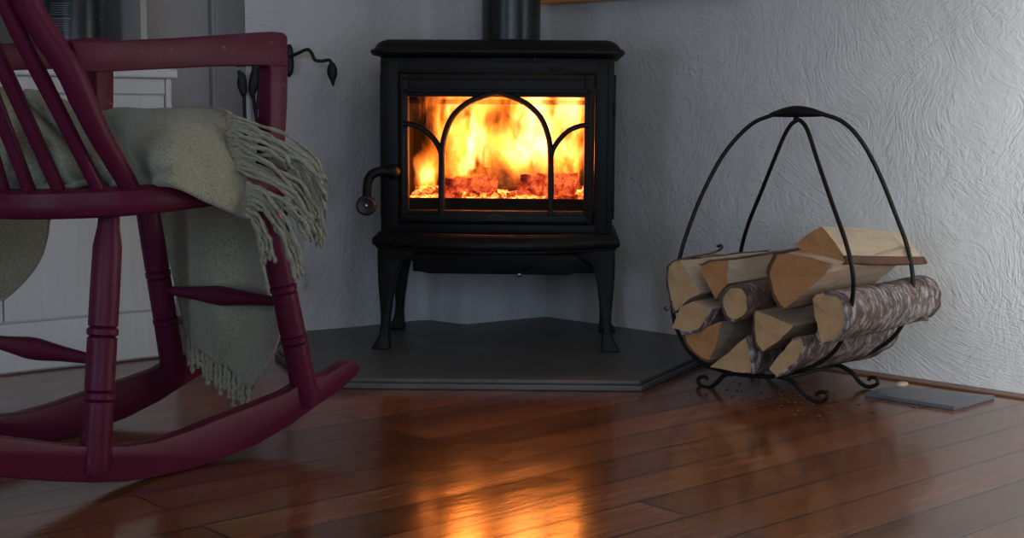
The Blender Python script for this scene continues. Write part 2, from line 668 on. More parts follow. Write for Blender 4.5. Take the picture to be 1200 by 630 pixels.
WHITE = m_whitepaint('white_paint', (0.62, 0.62, 0.62))
GREYP = m_whitepaint('grey_door_paint', (0.72, 0.68, 0.66), False)
RED = m_paint_red()
IRON = m_simple('cast_iron', (0.0085, 0.0070, 0.0065), 0.5, 0.0, 0.35, 180, 0.15, spec=0.22, bdist=0.001)
WROUGHT = m_simple('wrought_iron', (0.009, 0.0085, 0.0085), 0.5, 0.0, 0.5, 90, 0.25, spec=0.3)
PIPE = m_simple('pipe_enamel', (0.010, 0.010, 0.011), 0.3, 0.0, 0.05, 30, 0.1)
STEEL = m_simple('steel', (0.35, 0.35, 0.36), 0.3, 1.0)
BRICKD = m_simple('sooty_firebrick', (0.016, 0.012, 0.010), 0.95, 0, 0.6, 60, 0.3, spec=0.1)
SLATE = m_simple('slate', (0.10, 0.097, 0.094), 0.42, 0, 0.5, 35, 0.18, 5, bdist=0.003)
WOOL = m_wool()
BLACKTIN = m_simple('black_tin', (0.012, 0.012, 0.014), 0.3, 0, 0, var=0.05)
PRINT = m_simple('white_print', (0.22, 0.23, 0.26), 0.6, 0)
FIRELIT_PINE = m_simple('firelit_pine', (0.75, 0.30, 0.07), 0.5, 0, 0.2, 60, 0.15)  # orange of the firelight put into the base colour
WOODKNOB = m_simple('dark_wood_knob', (0.03, 0.018, 0.014), 0.45)
END_A = m_endgrain('endgrain_pale', (0.52, 0.31, 0.14), (0.70, 0.45, 0.225))
END_B = m_endgrain('endgrain_orange', (0.47, 0.205, 0.07), (0.62, 0.31, 0.12))
SPL_A = m_splitwood('split_pale', (0.50, 0.38, 0.26), (0.64, 0.50, 0.36))
SPL_B = m_splitwood('split_tan', (0.36, 0.25, 0.16), (0.48, 0.36, 0.25))
BARK_W = m_bark('birch_bark_white', 0.52)
BARK_D = m_bark('birch_bark_brown', 0.2)
INNERB = m_simple('inner_bark', (0.13, 0.055, 0.03), 0.8, 0, 0.5, 60, 0.3)
GLASS = m_glass()
FLOOR = m_floor()
DARKGAP = m_simple('dark_void', (0.02, 0.018, 0.016), 0.9)

# ------------------------------------------------------------------ setting
f = MB().box(-5, 5, -3, 6.0, -0.05, 0.0).build('floor', FLOOR)
tag(f, kind='structure')

HZ = 0.02


def xy(v):
    return Vector((v.x, v.y))


p0 = xy(on_z(640, 370.5, HZ))
p1 = xy(on_z(544, 380, HZ))
p2 = xy(on_z(500, 374.3, HZ))
p3 = xy(on_z(405, 383.5, HZ))
p4 = xy(on_z(357, 387.5, HZ))
rw = xy(on_z(1200, 462, 0.0))
rdir = (rw - p0).normalized()
RWALL_END = p0 + rdir * 4.2
p5 = xy(on_y(291, 300, p4.y - 0.02))
CEIL = 2.35


def wall(name, pts, z1=CEIL, rough=0.006, mat=PL, sub=0.06, rnd=0.02):
    """a plastered wall along a plan polyline, hand-trowelled so slightly uneven, thick body behind"""
    # round corners a little
    P = [Vector(p) for p in pts]
    Q = [P[0]]
    for i in range(1, len(P) - 1):
        a = (P[i - 1] - P[i]).normalized()
        c = (P[i + 1] - P[i]).normalized()
        r = min(rnd, (P[i - 1] - P[i]).length * .3, (P[i + 1] - P[i]).length * .3)
        for k in range(5):
            t = k / 4
            Q.append((P[i] + a * r) * (1 - t) ** 2 + P[i] * 2 * t * (1 - t) + (P[i] + c * r) * t * t)
    Q.append(P[-1])
    S = [Q[0]]
    for a, b in zip(Q, Q[1:]):
        n = max(1, int((b - a).length / sub))
        for k in range(1, n + 1):
            S.append(a.lerp(b, k / n))
    mb = MB()
    nz = int(z1 / sub)
    cols = []
    for i, q in enumerate(S):
        d = (S[min(i + 1, len(S) - 1)] - S[max(i - 1, 0)]).normalized()
        nrm = Vector((d.y, -d.x))
        col = []
        for j in range(nz + 1):
            z = z1 * j / nz
            k = (noise.noise(Vector((q.x * 3.5, q.y * 3.5, z * 3.5))) + 0.5 * noise.noise(Vector((q.x * 9, q.y * 9, z * 9)))) * rough
            col.append(mb.bm.verts.new((q.x + nrm.x * k, q.y + nrm.y * k, z)))
        cols.append(col)
    for i in range(len(cols) - 1):
        for j in range(nz):
            mb.face([cols[i][j], cols[i + 1][j], cols[i + 1][j + 1], cols[i][j + 1]], True)
    # thickness behind
    T = 0.12
    back = []
    for i in (0, len(S) - 1):
        d = (S[1] - S[0]).normalized() if i == 0 else (S[-1] - S[-2]).normalized()
        nb = Vector((-d.y, d.x)) * T
        back.append([mb.bm.verts.new((S[i].x + nb.x, S[i].y + nb.y, z)) for z in (0, z1)])
    mb.face([back[0][0], back[1][0], back[1][1], back[0][1]])
    o = mb.build(name, mat, recalc=False)
    tag(o, kind='structure')
    return o


wall('wall_right', [RWALL_END, p0][::-1])
wall('wall_chimney', [p5, p4, p3, p2, p1, p0], rnd=0.028)

# far left wall, parallel to the cabinet and behind it
cabR = on_z(207.5, 416.5, 0.0)
cdir = Vector((0.775, 0.632, 0))
cnor = Vector((-0.632, 0.775, 0))
wl0 = Vector((cabR.x, cabR.y, 0)) + cnor * 0.50
wlA = wl0 + cdir * 0.40
wlB = wl0 - cdir * 3.6
lm = MB()
ang_c = math.atan2(cdir.y, cdir.x)
LW = Matrix.Translation(wl0) @ Matrix.Rotation(ang_c, 4, 'Z')
lm.box(-3.6, 0.6, 0, 0.1, 0, CEIL)
o = lm.build('wall_left', GREYP, matrix=LW)
tag(o, kind='structure')
# door leaf and casing on the left wall


def lw_x(px):
    q = on_plane(px, 60, wl0, cnor)
    return (q - wl0).dot(cdir)


x243, x247, x258, x291 = lw_x(242), lw_x(247), lw_x(259), lw_x(296)
dm = MB()
dm.box(x243 - 0.75, x243 - 0.003, -0.022, 0, 0.01, CEIL - 0.3, 0.003)
o = dm.build('door_1', GREYP, matrix=LW)
tag(o, kind='structure')
dm = MB()
dm.box(x243 + 0.002, x247, -0.03, 0, 0, CEIL - 0.25, 0.002)
dm.box(x247 + 0.003, x291, -0.024, 0, 0, CEIL - 0.25, 0.004)
o = dm.build('trim_1', m_whitepaint('trim_paint', (0.74, 0.71, 0.69), False), matrix=LW)
tag(o, kind='structure')

# hearth plate
h_fl = on_z(366, 443.5, HZ)
h_fr = on_z(753, 447.0, HZ)
h_r2 = on_z(824, 416.0, HZ)
h_l2 = on_z(322, 409.0, HZ)
rn = Vector((-rdir.y, rdir.x))       # into the wall
hr3 = p0 + rdir * 0.62
hr3 = Vector((h_r2.x, h_r2.y)) + rn * max(0.0, (p0 - Vector((h_r2.x, h_r2.y))).dot(rn) + 0.01)
hp = [xy(h_fl), xy(h_fr), xy(h_r2), hr3, p0 + rn * 0.01 + Vector((0, 0.02)), p1 + Vector((0, .02)), p2 + Vector((0, .02)), p3 + Vector((0, 0.02)), p4 + Vector((0, 0.02)), p5 + Vector((0.03, 0.02)), Vector((h_l2.x - 0.015, p5.y)), xy(h_l2)]
hb = MB().prism([(p.x, p.y) for p in hp], 0.0, HZ - 0.0085, 'z', bev=0.0025)
# upper slab slightly stepped in at the front
ins = [xy(h_fl) + Vector((0.004, 0.008)), xy(h_fr) + Vector((-0.004, 0.008)), xy(h_r2) + Vector((-0.008, 0.002))] + hp[3:11] + [xy(h_l2) + Vector((0.008, 0))]
hb.prism([(p.x, p.y) for p in ins], HZ - 0.0085, HZ, 'z', bev=0.0025)
o = hb.build('hearth_plate', SLATE)
tag(o, 'dark grey slate hearth plate with angled corners under the black stove', 'hearth')

# floor border strip along the right wall
bs = MB()
bs.box(0.0, 3.2, -0.05, -0.012, 0.0, 0.004, 0.001)
a0 = p0 + rdir * 0.55
o = bs.build('trim_2', m_simple('border_wood', (0.16, 0.075, 0.04), 0.4), matrix=Matrix.Translation((a0.x, a0.y, 0)) @ Matrix.Rotation(math.atan2(rdir.y, rdir.x), 4, 'Z'))
tag(o, kind='structure')

# pine board on the right wall, firelight orange painted into its colour (its lower edge just shows)
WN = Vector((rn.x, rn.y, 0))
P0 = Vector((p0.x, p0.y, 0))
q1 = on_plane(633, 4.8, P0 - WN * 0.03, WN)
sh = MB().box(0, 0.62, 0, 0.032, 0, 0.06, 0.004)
o = sh.build('wooden_board', FIRELIT_PINE, matrix=Matrix.Translation((q1.x, q1.y, q1.z)) @ Matrix.Rotation(math.atan2(rdir.y, rdir.x), 4, 'Z'))
tag(o, 'pine board in firelit orange on the plaster wall above and right of the stove', 'shelf')

# ------------------------------------------------------------------ STOVE
SD = 3.135
sc_ = on_y(580.5, 411, SD)
st = empty('wood_stove', (sc_.x, SD, HZ), math.radians(-2.2), 'black cast iron wood stove with arched glass door and fire burning inside', 'stove')


def S(px, py):
    return ((px - 581) / 532.0, (411 - py) / 532.0)


def build_stove():
    # dims
    xl, xr = -0.2560, 0.2560
    zb, zt = 0.262, 0.646
    yb = 0.335
    # ---- body: hollow shell with side flutes
    b = MB()
    b.box(xl, xl + 0.02, 0.012, yb, zb, zt, 0.004)
    b.box(xr - 0.02, xr, 0.012, yb, zb, zt, 0.004)
    b.box(xl, xr, yb - 0.02, yb, zb, zt, 0.003)
    b.box(xl, xr, 0.012, yb, zb, zb + 0.02)
    b.box(xl, xr, 0.012, yb, zt - 0.02, zt)
    # front frame: stiles and rails with stepped moulding
    for s in (-1, 1):
        b.box(*(sorted((s * 0.256, s * 0.215)) + [0.0, 0.03, zb, zt]), 0.003)
        b.box(*(sorted((s * 0.247, s * 0.243)) + [-0.004, 0.006, zb + 0.01, zt - 0.01]), 0.0015)
        # side panel mouldings
        b.box(*(sorted((s * 0.256, s * 0.261)) + [0.03, yb - 0.02, zb + 0.03, zb + 0.045]), 0.002)
        b.box(*(sorted((s * 0.256, s * 0.261)) + [0.03, yb - 0.02, zt - 0.05, zt - 0.035]), 0.002)
        b.box(*(sorted((s * 0.256, s * 0.261)) + [0.03, 0.045, zb + 0.03, zt - 0.035]), 0.002)
        b.box(*(sorted((s * 0.256, s * 0.261)) + [yb - 0.035, yb - 0.02, zb + 0.03, zt - 0.035]), 0.002)
    b.box(-0.22, 0.22, 0.0, 0.03, 0.612, zt, 0.002)
    b.box(-0.22, 0.22, 0.0, 0.03, zb, zb + 0.02, 0.002)
    body = b.build('body', IRON, st, autosm=35)
    # firebox lining
    l = MB()
    l.box(-0.215, 0.215, 0.275, 0.295, 0.28, 0.60)
    l.box(-0.235, -0.212, 0.05, 0.29, 0.28, 0.60)
    l.box(0.212, 0.235, 0.05, 0.29, 0.28, 0.60)
    l.box(-0.235, 0.235, 0.05, 0.29, 0.585, 0.60)
    l.box(-0.235, 0.235, 0.03, 0.29, 0.282, 0.300)
    for k in range(-4, 5):       # fluted back plate
        l.box(k * 0.045 - 0.004, k * 0.045 + 0.004, 0.268, 0.277, 0.30, 0.585, 0.002)
    l.box(-0.215, 0.215, 0.16, 0.27, 0.545, 0.556, 0.002)   # baffle
    l.build('firebox_lining', BRICKD, st)
    l = MB()
    l.box(-0.2, 0.2, 0.045, 0.055, 0.300, 0.336, 0.003)
    l.build('log_guard', BRICKD, st)
    # slot vent + lever in top rail
    v = MB()
    v.box(-0.012, 0.112, -0.0035, 0.002, 0.6365, 0.6455, 0.001)
    v.build('air_vent', DARKGAP, st)
    v = MB()
    v.lathe([(0, 0.004), (0.5, 0.005), (1, 0.003)], (0.083, -0.012, 0.642), (0.083, 0.0, 0.642), 12)
    v.build('vent_slider', IRON, st)
    v = MB()
    v.prism([(0.115, 0.621), (0.149, 0.631), (0.149, 0.625), (0.135, 0.6195)], -0.013, 0.0, 'y', 0.001)
    v.build('vent_lever', IRON, st)

    # ---- top plate with ogee lip
    def outline(hx, y0, y1, r=0.03, n=5):
        pts = []
        for cx, cy, a0 in ((hx - r, y0 + r, -90), (hx - r, y1 - r, 0), (-hx + r, y1 - r, 90), (-hx + r, y0 + r, 180)):
            for k in range(n + 1):
                a = math.radians(a0 + 90 * k / n)
                pts.append((cx + r * math.cos(a), cy + r * math.sin(a)))
        return pts
    t = MB()
    ol = outline(0.2425, 0.0, 0.33, 0.012)
    prof = [(0.0, 0.648), (0.020, 0.648), (0.030, 0.650), (0.0355, 0.6545), (0.0365, 0.659), (0.034, 0.663), (0.029, 0.6655), (0.026, 0.667), (0.024, 0.6705), (0.018, 0.677), (0.009, 0.682), (0.0, 0.6845)]
    rings = t.sweep(ol, prof, closed=True)
    t.face([r[-1] for r in rings])
    t.face([r[0] for r in rings])
    t.build('top_plate', IRON, st, autosm=50)
    # ---- collar + flue pipe
    pz = MB()
    pz.lathe([(0, 0.068), (1, 0.068)], (0.022, 0.2, 0.684), (0.022, 0.2, 1.95), 48)
    pz.build('flue_pipe', PIPE, st, autosm=40)
    pz = MB()
    pz.lathe([(0, 0.078), (0.8, 0.078), (1, 0.072)], (0.022, 0.2, 0.682), (0.022, 0.2, 0.692), 48)
    pz.build('flue_collar', IRON, st, autosm=40)

    # ---- door
    gx0, gx1, gz0, gz1 = -0.194, 0.192, 0.312, 0.561
    d = MB()
    ox0, ox1, oz0, oz1 = -0.213, 0.213, 0.284, 0.610

    def frame(x0, x1, z0, z1, X0, X1, Z0, Z1, ya, yb_, bev):
        d.box(X0, x0, ya, yb_, Z0, Z1, bev)
        d.box(x1, X1, ya, yb_, Z0, Z1, bev)
        d.box(x0, x1, ya, yb_, z1, Z1, bev)
        d.box(x0, x1, ya, yb_, Z0, z0, bev)
    frame(gx0, gx1, gz0, gz1, ox0, ox1, oz0, oz1, -0.012, 0.02, 0.002)
    frame(gx0 - 0.008, gx1 + 0.008, gz0 - 0.008, gz1 + 0.008, ox0 + 0.003, ox1 - 0.003, oz0 + 0.003, 0.578, -0.018, -0.010, 0.003)
    d.box(ox0 + 0.006, ox1 - 0.006, -0.016, -0.01, 0.598, 0.602, 0.0015)
    # little hump on the bottom ledge
    hump = [(-0.205, 0.2935), (-0.04, 0.2935), (-0.025, 0.296), (-0.012, 0.302), (0.0, 0.3045), (0.012, 0.302), (0.025, 0.296), (0.04, 0.2935), (0.205, 0.2935), (0.205, 0.2895), (-0.205, 0.2895)]
    d.prism(hump, -0.0235, -0.016, 'y', 0.001)
    door = d.build('door', IRON, st, autosm=35)
    # glass
    g = MB().box(gx0 - 0.004, gx1 + 0.004, 0.003, 0.007, gz0 - 0.004, gz1 + 0.004)
    g.build('glass_pane', GLASS, door)
    # tracery: bars of square-ish section
    tr = MB()

    def bar(pts, wd=0.0095, ya=-0.020, yb_=0.002, taper=None):
        q = cr([(p[0], 0, p[1]) for p in pts], 10)
        n = len(q)
        prev = None
        for i in range(n):
            T = (q[min(i + 1, n - 1)] - q[max(i - 1, 0)]).normalized()
            Nn = Vector((-T.z, 0, T.x))
            w = wd / 2
            c = q[i]
            ring = [tr.bm.verts.new(c + Nn * a + Vector((0, y, 0))) for a, y in ((-w, yb_), (-w, ya + 0.004), (-w * 0.45, ya), (w * 0.45, ya), (w, ya + 0.004), (w, yb_))]
            if prev:
                for k in range(6):
                    tr.face([prev[k], prev[(k + 1) % 6], ring[(k + 1) % 6], ring[k]], True)
            else:
                tr.face(ring)
            prev = ring
        tr.face(list(reversed(prev)))
    CX = S(581, 0)[0]
    bl, brt = S(517, 0)[0], S(643.5, 0)[0]
    for s, bx in ((-1, bl), (1, brt)):
        bar([S(581 + s * 64, 250), S(581 + s * 64, 215), S(581 + s * 63.5, 180)], 0.0130)
        bar([S(581 + s * 63.5, 182), S(581 + s * 61, 160), S(581 + s * 52, 137), S(581 + s * 36, 121), S(581 + s * 18, 112.5), S(581 - s * 1, 107.5)], 0.0122)
        bar([S(581 + s * 63.5, 190), S(581 + s * 65, 176), S(581 + s * 72, 163), S(581 + s * 84, 151), S(581 + s * 97, 145.5), S(581 + s * 108, 144)], 0.0112)
    tr.build('arched_tracery', IRON, door, autosm=40)
    # handle
    h = MB()
    hx, hz = S(461, 200)
    h.lathe([(0, 0.0165), (0.35, 0.0165), (0.6, 0.0145), (0.85, 0.0125), (1, 0.006)], (hx, -0.005, hz), (hx, -0.045, hz), 20)
    path = [(hx, -0.036, hz), (hx - 0.012, -0.040, hz), (S(448, 200)[0], -0.044, S(0, 199)[1]), (S(438, 200)[0], -0.048, S(0, 203)[1]), (S(433.5, 0)[0], -0.05, S(0, 212)[1]), (S(432, 0)[0], -0.05, S(0, 232)[1])]
    q = cr(path, 8)
    h.tube(q, [0.0095 + 0.0012 * math.sin(i / len(q) * 3) for i in range(len(q))], 14)
    hd = h.build('handle', IRON, door, autosm=50)
    h = MB()
    kx, kz = S(431.5, 238.5)
    h.lathe([(0, 0.018), (0.15, 0.0215), (0.5, 0.0228), (0.85, 0.0218), (1, 0.019), (1.0, 0.0165), (0.9, 0.012), (0.86, 0.006)], (kx, -0.041, kz), (kx, -0.060, kz), 28)
    h.build('handle_knob', WOODKNOB, door, autosm=50)['label'] = 'round dark wooden handle knob'
    h = MB()
    h.lathe([(0, 0.0045), (0.7, 0.0045), (1, 0.003)], (kx, -0.056, kz), (kx, -0.0605, kz), 14)
    h.build('knob_screw', STEEL, door, autosm=50)
    # hinges on the right
    for zz in (S(0, 126)[1], S(0, 238)[1]):
        h = MB()
        h.lathe([(0, 0.002), (0.05, 0.003), (0.95, 0.003), (1, 0.002)], (0.2575, 0.0, zz - 0.014), (0.2575, 0.0, zz + 0.014), 12)
        h.build('hinge', IRON, door, autosm=50)

    # ---- bottom plate with bow-front ash lip
    lp = MB()
    path = []
    hx = 0.258
    # outline anticlockwise from above seen; outward on the right-hand side while walking clockwise => walk so outward is right
    bow = []
    for k in range(25):
        a = -1 + 2 * k / 24
        bow.append((a * 0.225, -0.012 - 0.088 * (1 - abs(a) ** 2.4) ** 0.8))
    ol = [(-hx, 0.33), (-hx, -0.004)] + bow + [(hx, -0.004), (hx, 0.33)]
    prof = [(0.0, 0.2625), (0.003, 0.2625), (0.006, 0.258), (0.013, 0.2525), (0.0155, 0.247), (0.0155, 0.2385), (0.012, 0.2345), (0.008, 0.2325), (0.0075, 0.228), (0.0, 0.226)]
    # walk from the left back to the front: outward must be right-hand => left side walking towards -y has right hand = -x. ok
    # the top of the plate: main deck and a raised rim
    rings = lp.sweep(ol, prof, closed=True)
    lp.face([r[0] for r in rings])
    lp.face([r[-1] for r in rings])
    lp.build('bottom_plate', IRON, st, autosm=45)
    rim = MB()
    bo = [(a * 0.985, y + 0.006) for a, y in bow]
    rim.tube([(a, y, 0.2630) for a, y in bo], 0.0032, 8)
    rim.tube([(a * 0.97, y * 0.9 + 0.006, 0.2625) for a, y in bow], 0.0024, 8)
    rim.build('ash_lip_rim', IRON, st, autosm=60)
    # ---- ash box / apron under the plate
    a = MB()
    ap = [S(449, 297), S(449, 312), S(470, 308), S(484, 306), S(489, 319), S(500, 321.5), S(665, 321.5), S(680, 318), S(684, 306), S(698, 309), S(713, 312), S(713, 297)]
    a.prism(ap, 0.02, 0.035, 'y', 0.002)
    a.box(-0.19, 0.219, 0.04, 0.30, 0.170, 0.228, 0.004)
    a.build('ash_box', IRON, st, autosm=35)
    a = MB()
    bx, bz = S(609, 318)
    a.tube([(bx, -0.028, bz), (bx + 0.012, -0.01, bz + 0.006), (bx + 0.03, 0.03, bz + 0.014)], 0.0028, 8)
    rod = a.build('damper_rod', IRON, st)
    a = MB()
    t2 = bmesh.new()
    bmesh.ops.create_uvsphere(t2, u_segments=14, v_segments=8, radius=0.0065)
    a.add(t2, Matrix.Translation((bx, -0.032, bz)), True)
    a.build('damper_knob', STEEL, rod)['label'] = 'small shiny steel ball knob'
    # ---- four cabriole legs
    for sx, y0, sgn in ((-1, 0.0, -1), (1, 0.0, -1), (-1, 0.27, 1), (1, 0.27, 1)):
        # 2D profile (distance from the centre line, z)
        outer = [(0.263, 0.2345), (0.2635, 0.20), (0.2625, 0.15), (0.259, 0.10), (0.2575, 0.06), (0.262, 0.03), (0.2715, 0.012), (0.276, 0.006), (0.276, 0.0)]
        inner = [(0.238, 0.0), (0.236, 0.006), (0.2375, 0.02), (0.238, 0.05), (0.234, 0.09), (0.2265, 0.14), (0.219, 0.172), (0.208, 0.196), (0.185, 0.208), (0.170, 0.2345)]
        poly = [(p.x * sx, p.y) for p in cr(outer, 4)] + [(p.x * sx, p.y) for p in cr(inner, 4)]
        lg = MB()
        n = len(poly)
        front = []
        backv = []
        for x, z in poly:
            fl = 0.012 * max(0.0, (0.045 - z) / 0.045) ** 1.5 + 0.006 * max(0, (z - 0.1) / 0.13)
            dpt = 0.032 + 0.018 * max(0, (z - 0.05) / 0.18)
            if sgn < 0:
                ya, yb2 = y0 - fl, y0 + dpt
            else:
                ya, yb2 = y0 + 0.035 - dpt, y0 + 0.035 + fl
            front.append(lg.bm.verts.new((x, ya, z)))
            backv.append(lg.bm.verts.new((x, yb2, z)))
        f1 = lg.face(front)
        f2 = lg.face(list(reversed(backv)))
        for i in range(n):
            lg.face([front[i], backv[i], backv[(i + 1) % n], front[(i + 1) % n]], True)
        bmesh.ops.recalc_face_normals(lg.bm, faces=list(lg.bm.faces))
        ed = [e for e in lg.bm.edges if (f1 in e.link_faces or f2 in e.link_faces)]
        bmesh.ops.bevel(lg.bm, geom=ed, offset=0.0035, segments=2, affect='EDGES', profile=0.5)
        lg.build('leg', IRON, st, autosm=45)


build_stove()
ST_M = Matrix.Translation((sc_.x, SD, HZ)) @ Matrix.Rotation(math.radians(-2.2), 4, 'Z')

# ---- fire: glowing logs, ember bed, flames
EMB1 = m_ember('ember_log_glow', 1.3, 0.42, (1.0, 0.035, 0.008), (1.0, 0.17, 0.04), 50)
EMB2 = m_ember('ember_bed_glow', 5.0, 0.46, (1.0, 0.06, 0.01), (1.0, 0.42, 0.07), 70, False)


def lump_box(mb, cx, cy, cz, sx, sy, sz, rot, seed, amp=0.012):
    t = bmesh.new()
    bmesh.ops.create_cube(t, size=1)
    bmesh.ops.subdivide_edges(t, edges=list(t.edges), cuts=7, use_grid_fill=True)
    Mx = Matrix.Translation((cx, cy, cz)) @ rot
    for v in t.verts:
        p = Vector((v.co.x * sx, v.co.y * sy, v.co.z * sz))
        nn = v.co.normalized()
        k = noise.noise(p * 38 + Vector((seed, 0, 0))) + 0.5 * noise.noise(p * 90 + Vector((0, seed, 0)))
        v.co = p * (1 - 0.08 * max(0, v.co.length - 0.6)) + nn * k * amp
    mb.add(t, Mx, True)


R = Matrix.Rotation
fl = MB()
lump_box(fl, 0, 0, 0, 0.125, 0.06, 0.046, Matrix.Identity(4), 3)
o = fl.build('burning_log', EMB1)
o.matrix_world = ST_M @ Matrix.Translation((0.112, 0.10, 0.366)) @ R(math.radians(4), 4, 'Y') @ R(math.radians(-4), 4, 'Y') @ R(-0.12, 4, 'Z')
tag(o, 'glowing cracked red log at the right of the fire', 'log', 'burning logs in the stove')
fl = MB()
lump_box(fl, 0, 0, 0, 0.115, 0.06, 0.044, Matrix.Identity(4), 11)
o = fl.build('burning_log', EMB1)
o.matrix_world = ST_M @ Matrix.Translation((-0.062, 0.11, 0.358)) @ R(math.radians(-3), 4, 'Y') @ R(0.1, 4, 'Z')
tag(o, 'glowing log burning at the left of the fire behind bright coals', 'log', 'burning logs in the stove')
fl = MB()
lump_box(fl, 0, 0, 0, 0.25, 0.055, 0.05, Matrix.Identity(4), 19)
o = fl.build('burning_log', m_ember('charred', 0.5, 0.55))
o.matrix_world = ST_M @ Matrix.Translation((0.02, 0.21, 0.372)) @ R(math.radians(-2), 4, 'Y')
tag(o, 'dark charred log lying across the back of the fire', 'log', 'burning logs in the stove')
eb = MB()
nx, ny = 110, 30
gr = []
for j in range(ny):
    row = []
    for i in range(nx):
        x = -0.205 + 0.41 * i / (nx - 1)
        y = 0.06 + 0.2 * j / (ny - 1)
        h = 0.318 + 0.012 * noise.noise(Vector((x * 40, y * 40, 1))) + 0.009 * abs(noise.noise(Vector((x * 95, y * 95, 5)))) + 0.03 * (y - 0.06) / 0.2
        h += 0.012 * math.exp(-((x + 0.05) / 0.06) ** 2)
        row.append(eb.bm.verts.new((x, y, h)))
    gr.append(row)
for j in range(ny - 1):
    for i in range(nx - 1):
        eb.face([gr[j][i], gr[j][i + 1], gr[j + 1][i + 1], gr[j + 1][i]], True)
lo = [[eb.bm.verts.new((v.co.x, v.co.y, 0.301)) for v in gr[j]] for j in (0, ny - 1)]
for k, j in enumerate((0, ny - 1)):
    for i in range(nx - 1):
        eb.face([gr[j][i], gr[j][i + 1], lo[k][i + 1], lo[k][i]])
o = eb.build('ember_bed', EMB2, matrix=ST_M)
tag(o, 'bed of glowing orange embers on the stove floor', 'embers', kind='stuff')
for i, (x, y, z, s) in enumerate([(-0.085, 0.085, 0.343, 0.020), (-0.045, 0.078, 0.339, 0.022), (-0.01, 0.082, 0.34, 0.019), (0.03, 0.08, 0.337, 0.017), (-0.115, 0.09, 0.338, 0.016), (0.165, 0.085, 0.335, 0.02)]):
    c = MB()
    lump_box(c, 0, 0, 0, s * 1.3, s, s * 0.9, Matrix.Identity(4), 20 + i, 0.004)
    o = c.build('ember', EMB2 if i < 4 else EMB1)
    o.matrix_world = ST_M @ Matrix.Translation((x, y, z)) @ R(i * 1.1, 4, 'Z') @ R(0.3 * i, 4, 'X')
    tag(o, 'glowing coal lump lying on the ember bed in front of the burning logs', 'ember', 'glowing coals')
# flames: a body of burning gas
fm = MB()
t = bmesh.new()
bmesh.ops.create_cube(t, size=1)
bmesh.ops.subdivide_edges(t, edges=list(t.edges), cuts=4, use_grid_fill=True)
for v in t.verts:
    v.co = Vector((v.co.x * 0.41, 0.15 + v.co.y * 0.20, 0.462 + v.co.z * 0.228))
fm.add(t)
o = fm.build('flames', m_flame(), matrix=ST_M)
tag(o, 'bright yellow and orange flames rising behind the arched stove glass', 'fire')

# ------------------------------------------------------------------ LOG HOLDER
hd = Vector((0.714, -0.70, 0)).normalized()
ax = Vector((0.70, 0.714, 0)).normalized()
FL_ = on_z(832, 456, 0)
FR_ = on_z(958, 474, 0)
HM = Vector(((FL_.x + FR_.x) / 2, (FL_.y + FR_.y) / 2, 0))
HROT = math.atan2(hd.y, hd.x)
HMAT = Matrix.Translation(HM) @ Matrix.Rotation(HROT, 4, 'Z')
HINV = HMAT.inverted()
SEP = 0.22


def hp_(px, py, s):
    """pixel on the plane s behind the front hoop, in holder coordinates (u, s, z)"""
    return HINV @ on_plane(px, py, HM + ax * s, ax)


holder = empty('log_holder', HM, HROT, 'black wrought iron log holder with hoops and scroll feet holding birch firewood', 'log holder')


def rod(name, pts, r=0.0043, n=6, seg=10):
    q = cr([hp_(*p) for p in pts], n)
    return MB().tube(q, r, seg).build(name, WROUGHT, holder)


C_ = SEP / 2
front = [(908, 133.5, C_ + 0.0), (880, 146, C_ - 0.01), (850, 178, C_ - 0.03), (824, 225, C_ - 0.06), (806, 270, C_ - 0.085), (797, 300, 0.012), (788, 340, 0), (793, 385, 0), (818, 422, 0), (859, 437, 0), (899, 441, 0), (927, 437, 0), (958, 426, 0), (982, 406, 0), (994, 375, -0.01), (1000, 339, -0.032), (998, 311, -0.042), (990, 280, -0.040), (974, 235, -0.008), (957, 185, C_ - 0.03), (948, 157, C_ - 0.015), (941, 144, C_), (931, 138, C_)]
rod('front_hoop', front)
back = [(964, 133.5, C_), (988, 143, C_ + 0.01), (1010, 166, C_ + 0.02), (1031, 205, C_ + 0.05), (1049, 250, C_ + 0.08), (1062, 285, SEP - 0.01), (1069, 318, SEP), (1069, 343, SEP), (1058, 379, SEP), (1038, 402, SEP), (1003, 419, SEP), (965, 423, SEP), (925, 415, SEP), (893, 395, SEP), (873, 365, SEP), (866, 330, SEP), (868, 296, SEP - 0.01), (877, 262, C_ + 0.08), (892, 225, C_ + 0.05), (908, 185, C_ + 0.02), (919, 159, C_ + 0.01), (927, 146, C_), (935, 140, C_)]
rod('back_hoop', back)
hh = MB()
a0_, a1_ = hp_(903, 134.5, C_), hp_(966, 134, C_)
mid = hp_(934, 130.5, C_)
q = cr([a0_, (a0_ + mid) / 2 + Vector((0, 0, 0.001)), mid, (a1_ + mid) / 2 + Vector((0, 0, 0.001)), a1_], 6)
nq = len(q)
hh.tube(q, [0.004 + 0.0075 * math.sin(math.pi * i / (nq - 1)) for i in range(nq)], 14)
hh.build('handle', WROUGHT, holder)
# lengthwise bottom bars
bars = MB()
b1a, b1b = hp_(922, 442, -0.01), hp_(976, 428, SEP)
b2a, b2b = hp_(858, 438, -0.01), None
bars.tube(cr([b1a, b1b + Vector((0, 0.01, 0))], 2), 0.0048, 8)
bars.build('bottom_bar', WROUGHT, holder)
bars = MB()
du = hp_(858, 438, 0).x
zb_ = hp_(858, 438, 0).z
bars.tube([(du, -0.005, zb_), (du, SEP + 0.005, zb_)], 0.0048, 8)
bars.build('bottom_bar', WROUGHT, holder)


def foot(name, pts, s):
    q = cr([hp_(px, py, s) for px, py in pts], 7)
    m_ = len(q)
    r = [0.0050 - 0.0014 * (i / m_) for i in range(m_)]
    return MB().tube(q, r, 10).build(name, WROUGHT, holder)


